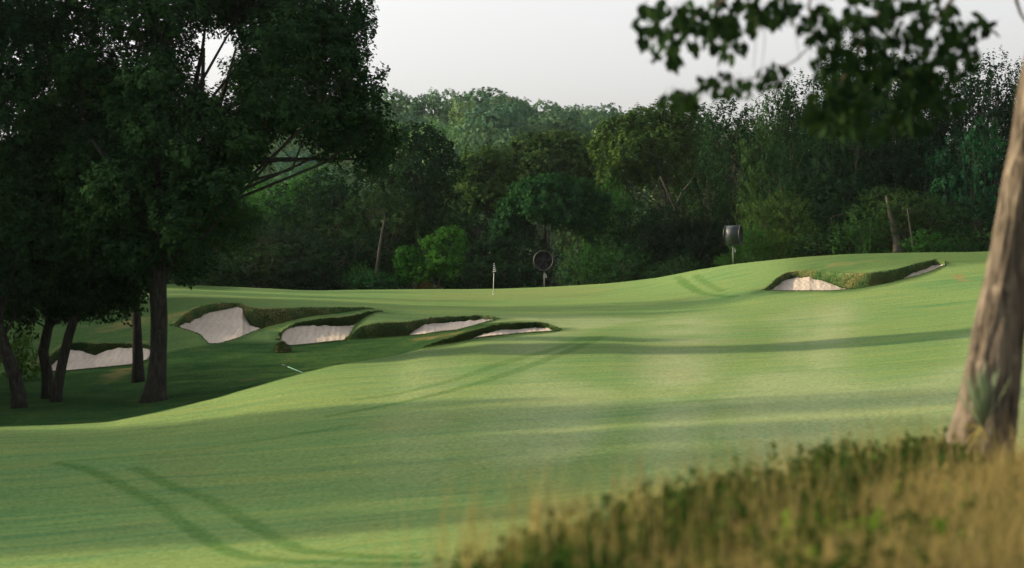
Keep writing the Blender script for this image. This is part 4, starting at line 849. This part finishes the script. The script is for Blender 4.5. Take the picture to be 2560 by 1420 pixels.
# leaf masses: (px, py, rx, ry, count)
LMASS = [(1660, 30, 60, 40, 26), (1640, 90, 40, 50, 22), (1720, 60, 60, 55, 34), (1665, 130, 30, 25, 12), (1780, 40, 60, 50, 36), (1820, 105, 40, 30, 20), (1850, 40, 60, 45, 34), (1910, 20, 50, 40, 26), (1960, 15, 40, 35, 20),
         (1690, 245, 45, 22, 18), (1730, 238, 30, 16, 8), (1800, 205, 50, 28, 22), (1850, 215, 40, 22, 14), (1925, 185, 38, 30, 18), (2040, 45, 45, 45, 24), (2080, 60, 40, 30, 16), (2060, 100, 50, 40, 22),
         (2180, 20, 60, 40, 30), (2150, 60, 50, 40, 22), (2250, 40, 70, 60, 40), (2320, 20, 60, 45, 28), (2080, 150, 60, 50, 34), (2180, 130, 70, 55, 44), (2260, 130, 70, 60, 46), (2340, 100, 60, 55, 34), (2390, 80, 50, 35, 20), (2410, 130, 50, 40, 22),
         (2120, 215, 60, 45, 34), (2210, 210, 70, 50, 44), (2290, 190, 60, 50, 36), (2360, 170, 50, 40, 24), (2060, 250, 45, 30, 16), (2140, 275, 50, 25, 16), (2240, 270, 45, 30, 16), (2445, 50, 28, 25, 8), (2030, 290, 35, 16, 8), (2300, 240, 40, 25, 12), (2480, 60, 20, 12, 3), (1600, 40, 18, 22, 6),
         (2080, 312, 50, 20, 18), (2200, 322, 60, 24, 22), (2290, 300, 50, 24, 20), (2350, 245, 50, 30, 22), (2120, 250, 50, 30, 16), (2100, -60, 260, 50, 60), (1800, -60, 200, 40, 40)]
rng = np.random.default_rng(91); LP = []
for (px_, py_, rx, ry, n) in LMASS:
    for i in range(int(n * 1.35)):
        a = rng.uniform(0, 6.283); q = rng.uniform(0, 1) ** 0.5; LP.append((px_ + rx * q * math.cos(a), py_ + ry * q * math.sin(a), 21.0 + rng.uniform(-1.2, 1.2)))
LP.sort(key=lambda p: (p[1] < -5, rng.uniform()))
def leaf_rot(): return Euler((rng.normal(-1.75, 0.55), rng.normal(0, 0.5), rng.uniform(-3.14, 3.14)))
NPART = 295
for p in LP[:NPART]:
    o = bpy.data.objects.new('leaf', LM[rng.integers(5)]); C.objects.link(o); o.parent = ft
    o.location = W(*p) - b; o.rotation_euler = leaf_rot(); s = rng.uniform(0.09, 0.16); o.scale = (s, s, s)
mb = MB(); tints = []
base_m = [(np.array([v.co[:] for v in m.vertices]), [tuple(f.vertices) for f in m.polygons]) for m in LM]
for p in LP[NPART:]:
    vv, ff = base_m[rng.integers(5)]; s = rng.uniform(0.09, 0.16); m_ = Matrix.Translation(W(*p) - b) @ leaf_rot().to_matrix().to_4x4() @ Matrix.Scale(s, 4)
    mb.add([m_ @ Vector(v_) for v_ in vv], ff); tints += [rng.uniform(0, 1)] * len(ff)
me = mb.mesh('foliage'); a = me.attributes.new('tint', 'FLOAT', 'FACE'); a.data.foreach_set('value', tints)
link_mesh('foliage', me, ft, M['leaf_front'])['kind'] = 'stuff'
def limb(pts, rad):
    mb = MB(); mb.tube([W(*p) - b for p in pts], rad, 8); mb.build('limb', M['barkfront'], ft, True)
limb([(2690, -200, TD), (2560, -190, 22.3), (2400, -120, 21.8), (2250, -40, 21.4), (2180, 60, 21.2), (2130, 160, 21), (2080, 240, 21)], [0.11, 0.08, 0.06, 0.035, 0.02, 0.012, 0.005])
limb([(2400, -120, 21.8), (2380, 0, 21.6), (2330, 60, 21.5), (2260, 150, 21.2)], [0.04, 0.02, 0.013, 0.006])
limb([(2250, -40, 21.4), (2050, -90, 21.2), (1900, -60, 21), (1780, 20, 20.9), (1690, 70, 20.8), (1630, 100, 20.8)], [0.03, 0.028, 0.022, 0.015, 0.009, 0.004])
limb([(2050, -90, 21.2), (2020, 20, 21), (2050, 90, 21), (1990, 150, 21), (1920, 190, 20.9), (1800, 205, 20.8), (1690, 240, 20.8)], [0.02, 0.012, 0.009, 0.007, 0.006, 0.005, 0.003])
limb([(2545, -80, 22.2), (2540, 0, 22.3), (2552, 35, 22.4), (2575, 70, 22.4)], [0.022, 0.018, 0.014, 0.012])
for pp in (((1893, 30), (1890, 100), (1884, 170)), ((1908, 30), (1912, 100), (1905, 175)), ((1985, 30), (1990, 90), (2000, 150))):
    limb([(x_, y_, 20.9) for x_, y_ in pp], [0.004, 0.003, 0.002])
# crown above the frame (its shade falls on the bank)
rngc = np.random.default_rng(5); lob = [(c0, c1, c2, 1.9, 1.9, 1.1) for c0, c1, c2 in ((-2.4, -1, 6.2), (-3.6, 1.0, 7.2), (0.5, 1.5, 6.8), (-1.2, -2, 8.2), (1.8, -1, 7.6), (0, 0, 9.2), (-3, -1.6, 8.8))]
cc, ca, ct = crown_points(rngc, lob, 500, 0.3)
o = link_mesh('upper_crown', leaf_mesh('upper_crown', cc, ca, 10, 0.6, 0.3, 0.16, rngc, ct), ft, M['leaf']); o.color = (1.2, 1.4, 1, 1)
mb = MB(); top = W(2750, -700, TD) - b
for l in lob: mb.tube([W(2700, -300, TD) - b, (W(2700, -300, TD) - b).lerp(Vector(l[:3]), 0.5) + Vector((0, 0, .3)), Vector(l[:3])], [0.12, 0.08, 0.03], 7)
mb.build('upper_limbs', M['barkfront'], ft, True)

# yucca growing against the trunk
yb = W(2442, 1062, 22.0); yb.y = 21.75
yu = empty('yucca', yb); tag(yu, 'spiky grey-green yucca growing against the foot of the leaning trunk', 'plant')
def sword(L, wd, droop):
    mb = MB(); n = 6; vs = []
    for i in range(n + 1):
        t = i / n; ww = wd * (1 - t) ** 0.7 * (0.6 + 0.8 * min(1, t * 4)); z = L * t; y = droop * L * t * t
        vs += [(-ww, y, z), (0, y + ww * 0.5, z), (ww, y, z)]
    fs = []
    for i in range(n):
        for k in (0, 1): fs.append((i * 3 + k, i * 3 + k + 1, i * 3 + k + 4, i * 3 + k + 3))
    mb.add(vs, fs); me = mb.mesh('yucca_blade', True); a = me.attributes.new('tint', 'FLOAT', 'FACE'); a.data.foreach_set('value', [0.5] * len(me.polygons)); me.materials.append(M['yucca']); return me
SW = [sword(0.66, 0.026, 0.10), sword(0.55, 0.024, 0.30), sword(0.6, 0.022, -0.05)]
rng = np.random.default_rng(17)
for i in range(58):
    o = bpy.data.objects.new('leaf', SW[i % 3]); C.objects.link(o); o.parent = yu
    tilt = rng.uniform(0.0, 0.75) if i < 44 else rng.uniform(1.5, 2.7)
    o.rotation_euler = Euler((0, tilt, rng.uniform(0, 6.28)), 'ZYX') if False else (Matrix.Rotation(rng.uniform(0, 6.283), 3, 'Z') @ Matrix.Rotation(tilt, 3, 'X')).to_euler()
    s = rng.uniform(0.7, 0.95) if i < 44 else rng.uniform(0.35, 0.6); o.scale = (s, s, s)
    o.color = (1, 1, 1, 1) if i < 44 else (1.3, 0.85, 0.5, 1)
    if i == 44: pass

# ------------------------------------------------------------------ foreground rough: tall grass and weeds
rng = np.random.default_rng(23)
def bank_points(n, lo=10.0, ext=3.0):
    out = []
    px = np.where(rng.uniform(0, 1, n * 2) < 0.78, 930 + 1750 * rng.uniform(0, 1, n * 2) ** 0.9, rng.uniform(2680, 3900, n * 2)); lip = np.interp(px, PXG, KD[1]); t = rng.uniform(0, 1, n * 2); d = lo + (lip + ext - lo) * t ** 0.8
    k = (d > lo) & (rng.uniform(0, 1, n * 2) < np.clip((px - 1040) / 300, 0.06, 1)); px, d = px[k][:n], d[k][:n]
    x = (px - 1280) / F * d; return np.stack([x, d, Zw(x, d)], 1), px
gp, gpx = bank_points(80000)
pat = fbm(gp[:, 0] * 1.4, gp[:, 1] * 0.9, 14, 3) * 1.3
lipd = np.interp(gpx, PXG, KD[1]) - gp[:, 1]
hgt = 0.27 * (1 + pat * 1.2) * (0.35 + 0.65 * sstep(1, 5, lipd)); 
vs, fs, n, k = blades(gp, hgt, 0.0065, 0.55, rng, 2)
dryp = np.clip(0.10 + pat * 3.0 + 0.75 * sstep(3, 6.0, lipd) - 0.35 * (1 - sstep(1, 4.5, lipd)), 0.05, 0.9)
tint = np.clip(np.where(rng.uniform(0, 1, n) < dryp, rng.uniform(0.45, 1, n), rng.uniform(0, 0.35, n)), 0, 1)
tag(link_mesh('tall_grass', np_mesh('tall_grass', vs, fs, False, dict(tint=('FACE', np.repeat(tint, k)))), None, M['blade']), 'tall dry tan and green grass on the near bank, out of focus', 'grass', kind='stuff')
# sparse taller stems with seed heads
sp, _ = bank_points(3000, 11.5, 2.2); vs, fs, n, k = blades(sp, 0.70, 0.003, 0.35, rng, 2)
tag(link_mesh('seed_stems', np_mesh('seed_stems', vs, fs, False, dict(tint=('FACE', np.repeat(rng.uniform(0.5, 1, n), k)))), None, M['blade']), 'thin straw-coloured seed stems standing above the bank grass', 'grass', kind='stuff')
# leafy weed clumps along the rim
def weed_stuff(nm, label, n, rimw, seed, col):
    r = np.random.default_rng(seed); px = 1150 + 1270 * r.uniform(0, 1, n) ** 0.75; lip = np.interp(px, PXG, KD[1])
    clus = fbm(px * 0.012, px * 0 + seed, seed, 3)
    d = lip - 0.2 + r.normal(0, 0.8, n) - 3.6 * r.uniform(0, 1, n) ** 1.3 if rimw else 11.3 + (lip - 11.3) * r.uniform(0, 1, n)
    d = np.maximum(d, 11.3); x = (px - 1280) / F * d; z = Zw(x, d); C_, A_ = [], []
    for i in range(n):
        m = 34; q = rdir(r, m); q[:, 2] = np.abs(q[:, 2]); s_ = r.uniform(0.55, 1.3) * (1.05 + 1.5 * clus[i]) * float(np.interp(px[i], [1100, 1500, 1900, 2350], [0.55, 0.8, 1.1, 0.95])) * (1.0 if rimw else 0.7)
        C_.append(np.array([x[i], d[i], z[i]]) + q * np.array([0.26, 0.24, 0.36]) * s_ * r.uniform(0.2, 1, (m, 1))); a = q * 0.6 + np.array([0, 0, 0.8]); A_.append(a / np.linalg.norm(a, axis=1, keepdims=True))
    o = link_mesh(nm, leaf_mesh(nm, np.concatenate(C_), np.concatenate(A_), 6, 0.10, 0.05, 0.055, r), None, M['weed']); o.color = (*col, 1)
    tag(o, label, 'weeds', kind='stuff')
weed_stuff('rim_weeds', 'dark leafy weeds massed along the rim of the near bank', 560, True, 31, (0.40, 0.60, 0.48))
weed_stuff('bright_weeds', 'scattered bright green weed leaves among the bank grass', 46, False, 32, (2.0, 2.6, 0.7))
weed_stuff('bank_weeds', 'small dark weeds scattered among the tan bank grass', 260, False, 33, (0.5, 0.66, 0.45))

# mossy hummock beside the second bunker, loose turf clod
hb = on_ground(705, 111.3)
mb = MB(); rngh = np.random.default_rng(3); hv, hf = [], []
for i in range(9):
    ph = i / 8 * math.pi / 2
    for j in range(18):
        th = j / 18 * 6.283; k = 1 + 0.14 * math.sin(th * 3 + ph * 4) + rngh.uniform(-.05, .05); hv.append((0.36 * math.cos(th) * math.cos(ph) * k, 0.36 * math.sin(th) * math.cos(ph) * k, 0.36 * math.sin(ph) * k))
for i in range(8):
    for j in range(18): j2 = (j + 1) % 18; hf.append((i * 18 + j, i * 18 + j2, (i + 1) * 18 + j2, (i + 1) * 18 + j))
hm = empty('grass_hummock', hb); tag(hm, 'small round shaggy grass hummock at the left end of the middle bunker', 'hummock')
one_ = np.ones(len(hv)); link_mesh('mound', np_mesh('mound', np.array(hv), np.array(hf), True, dict(rough=('POINT', one_), dew=('POINT', one_ * 0), dry=('POINT', one_ * .5), track=('POINT', one_ * 0))), hm, M['turf'])
hp = np.array(hv)[rngh.integers(0, len(hv), 1600)] * 1.0 + rngh.normal(0, 0.025, (1600, 3)); vs, fs, n, k = blades(hp, 0.12, 0.010, 0.7, rngh)
link_mesh('shaggy_grass', np_mesh('shaggy_grass', vs, fs, False, dict(tint=('FACE', rngh.uniform(0.05, 0.5, n)))), hm, M['fringe'])['kind'] = 'stuff'

# ------------------------------------------------------------------ flagstick
fb = on_ground(1233, 172)
print('flag base row', HY - (fb.z - CZ) / 172 * F)
fl = empty('flagstick', fb); tag(fl, 'white flagstick with a limp black and white chequered flag on the green', 'flagstick')
mb = MB(); mb.tube([(0, 0, -0.05), (0.03, 0, 1.1), (0.06, 0, 2.2)], 0.022, 10); mb.build('pole', M['white'], fl, True)
mb = MB(); mb.tube([(0, 0, -0.02), (0, 0, 0.07)], 0.055, 14); mb.build('cup', M['white'], fl, True)
mb = MB(); mb.tube([(0.06, 0, 2.2), (0.062, 0, 2.25)], [0.03, 0.012], 8); mb.build('finial', M['white'], fl, True)
# limp flag: alternating cloth bands wound round the pole, wider towards the bottom
for i in range(9):
    z1 = 2.17 - i * 0.066; z0 = z1 - 0.066; w1 = 0.05 + 0.020 * i; mb = MB(); n = 8; vs = []
    for j in range(n + 1):
        t = j / n; xx = 0.04 + (t - 0.3) * w1 * 1.25; yy_ = -0.045 - 0.035 * math.sin(t * 6 + i * 0.6); sl_ = 0.055 * (t - 0.5)
        vs += [(xx, yy_, z0 + sl_), (xx, yy_, z1 + sl_), (xx, yy_ + 0.006, z0 + sl_), (xx, yy_ + 0.006, z1 + sl_)]
    fs = []
    for j in range(n):
        a = j * 4; fs += [(a, a + 4, a + 5, a + 1), (a + 2, a + 3, a + 7, a + 6), (a + 1, a + 5, a + 7, a + 3), (a, a + 2, a + 6, a + 4)]
    mb.add(vs, fs); mb.build('flag_band', M['white' if i % 2 else 'black'], fl, True)

# ------------------------------------------------------------------ turf fans: a drum on a pole with blades, motor and rims
def turf_fan(px_, d, ytop, rot, label, dia, ln):
    g = on_ground(px_, d); r = empty('turf_fan', g); tag(r, label, 'fan', 'turf fans at the edge of the green')
    zc = CZ + (HY - ytop) / F * d - g.z - dia * 0.52; ctr = Vector((0, 0, zc)); N = 36; R_ = rot.to_matrix()
    def ring(y0, r0, r1, y1, ro0, ro1, nm, mat):     # lathed shell: inner and outer surfaces between two stations along the axis
        mb = MB(); vs = []
        for k in range(N):
            th = k / N * 6.28318
            for (yy_, rr_) in ((y0, r0), (y0, ro0), (y1, ro1), (y1, r1)): vs.append(ctr + R_ @ Vector((rr_ * math.cos(th), yy_, rr_ * math.sin(th))))
        fs = []
        for k in range(N):
            a, c2 = k * 4, ((k + 1) % N) * 4
            for j in range(4): fs.append((a + j, a + (j + 1) % 4, c2 + (j + 1) % 4, c2 + j))
        mb.add(vs, fs); return mb.build(nm, M[mat], r, True)
    h = ln / 2; q = dia / 2
    ring(-h, q * 0.96, q * 0.90, h, q, q * 0.93, 'drum', 'dark')
    ring(-h - 0.05, q * 0.965, q * 0.965, -h, q * 1.03, q * 1.03, 'front_rim', 'rim'); ring(h, q * 0.89, q * 0.89, h + 0.04, q * 0.99, q * 0.99, 'rear_rim', 'dark')
    mb = MB(); mb.tube([ctr + R_ @ Vector((0, h - 0.06, 0)), ctr + R_ @ Vector((0, h - 0.04, 0))], q * 0.88, 32); mb.build('dark_backing', M['blade_black'], r)  # solid black disc added to make the inside of the drum look dark
    mb = MB(); mb.tube([ctr + R_ @ Vector((0, -0.12, 0)), ctr + R_ @ Vector((0, 0.25, 0))], 0.13, 14); mb.build('motor', M['blade_black'], r, True)
    mb = MB(); mb.tube([ctr + R_ @ Vector((0, -0.22, 0)), ctr + R_ @ Vector((0, -0.12, 0))], [0.03, 0.06], 12); mb.build('hub', M['rim'], r, True)
    for k in range(5):
        th = k / 5 * 6.283 + 0.3; a = Vector((math.cos(th), 0, math.sin(th))); t_ = Vector((-math.sin(th), 0, math.cos(th))); vs = []
        for (rr_, wd, tw) in ((0.1, 0.07, 0.5), (q * 0.5, 0.12, 0.4), (q * 0.86, 0.09, 0.25)):
            for sg in (-1, 1):
                for th_ in (0, 0.012): vs.append(ctr + R_ @ (a * rr_ + t_ * wd * sg * math.cos(tw) + Vector((0, wd * sg * math.sin(tw) - 0.02 + th_, 0))))
        fs = []
        for s_ in range(2):
            o_ = s_ * 4; fs += [(o_, o_ + 2, o_ + 6, o_ + 4), (o_ + 1, o_ + 5, o_ + 7, o_ + 3), (o_, o_ + 4, o_ + 5, o_ + 1), (o_ + 2, o_ + 3, o_ + 7, o_ + 6)]
        mb = MB(); mb.add(vs, fs); mb.build('blade', M['blade_black'], r, True)
    for yy_ in (-h - 0.03, h + 0.02):                   # guard bars
        for k in range(4):
            th = k / 4 * math.pi; a = R_ @ Vector((math.cos(th) * q * 0.97, yy_, math.sin(th) * q * 0.97)); c2 = R_ @ Vector((-math.cos(th) * q * 0.97, yy_, -math.sin(th) * q * 0.97))
            mb = MB(); mb.tube([ctr + a, ctr + c2], 0.008, 5); mb.build('guard_bar', M['blade_black'], r)
    mb = MB(); mb.tube([(0, 0.0, -0.3), (0, 0, zc - q * 0.98)], 0.045, 12); mb.build('pole', M['pole'], r, True)
    mb = MB(); mb.box((0, 0, zc - q * 0.99), (0.10, 0.10, 0.06)); mb.tube([(-0.06, 0, zc - q - 0.10), (0.06, 0, zc - q - 0.10)], 0.035, 10); mb.build('yoke', M['dark'], r)
    mb = MB(); mb.box((0.13, -0.02, zc - q - 0.42), (0.055, 0.05, 0.11)); mb.box((0.08, -0.02, zc - q - 0.26), (0.04, 0.04, 0.05)); mb.build('control_box', M['box_grey'], r)
    return r
turf_fan(1361, 189, 627, Euler((R(-6), 0, R(-14))), 'round drum turf fan facing the green, right of the flagstick', 1.55, 0.8)
turf_fan(1833, 169.5, 562, Euler((R(0), R(-12), R(72)), 'YXZ'), 'grey drum turf fan seen side-on on the crest of the hill', 1.38, 1.05)

# ------------------------------------------------------------------ rakes
def rake(p0, p1, hand, grip, label, lift=0.03):
    """handle from the grip end p0 to the head at p1 (world points)"""
    r = empty('bunker_rake', p0); tag(r, label, 'rake', 'bunker rakes'); v = p1 - p0; s = Vector((0, 0, lift)); side = v.cross(Vector((0, 0, 1))).normalized()
    mb = MB(); mb.tube([s + v * 0.2, s + v], 0.016, 8); mb.build('handle', M[hand], r, True)
    mb = MB(); mb.tube([s, s + v * 0.2], 0.022, 8); mb.build('grip', M[grip], r, True)
    mb = MB(); mb.tube([s + v - side * 0.3, s + v + side * 0.3], 0.02, 6); mb.build('head', M['black'], r)
    for k in range(7):
        q = s + v + side * (-0.27 + 0.09 * k); mb = MB(); mb.tube([q, q + Vector((0, 0, -0.07))], 0.007, 5); mb.build('tine', M['black'], r)
def gp_(px_, d, dz=0.03): return on_ground(px_, d, dz)
def depth_at(px_, y_, rg): return float(find_d([px_], [y_], rg)[0][0])
rake(W(706, 911, 99.0), W(772, 938, 97.5), 'teal', 'black', 'teal-handled rake propped in the shaded hollow beyond the fairway crest', 0.0)
def sand_pt(bi, px_, t):
    P = BK[bi]['P']; cc_ = P[7:7 + 16]; r_ = min(14, int(t * 15)); row = cc_[r_]; pxs = 1280 + F * row[:, 0] / row[:, 1]; i = int(np.argmin(np.abs(pxs - px_))); return Vector(row[i])
p0 = sand_pt(2, 757, 0.42); p1 = sand_pt(2, 732, 0.30); rake(p0, p0 + (p1 - p0).normalized() * 0.9, 'pole', 'black', 'short rake lying on the sand of the middle bunker')
p0 = sand_pt(5, 2024, 0.55); p1 = sand_pt(5, 2040, 0.1); rake(p0, p0 + (p1 - p0).normalized() * 1.3, 'black', 'black', 'dark rake lying on the sand of the right-hand bunker')

# ------------------------------------------------------------------ haze
zlo, zhi = -7.2 - 1.0, 62.0
mb = MB(); mb.box((0, 330, (zlo + zhi) / 2), (420, 400, (zhi - zlo) / 2))
m, t, o_ = new_mat('haze'); pv = t.nodes.new('ShaderNodeVolumePrincipled')
pv.inputs['Color'].default_value = (0.80, 0.93, 1.0, 1); pv.inputs['Density'].default_value = 0.00003; pv.inputs['Anisotropy'].default_value = 0.3
t.links.new(pv.outputs[0], o_.inputs['Volume'])
hz_ = mb.build('haze', m); tag(hz_, kind='stuff')
tri = sum(len(o.data.loop_triangles) if False else sum(1 for _ in ()) for o in [])
print('objects', len(sc.objects), 'mesh polys', sum(len(me.polygons) for me in bpy.data.meshes))
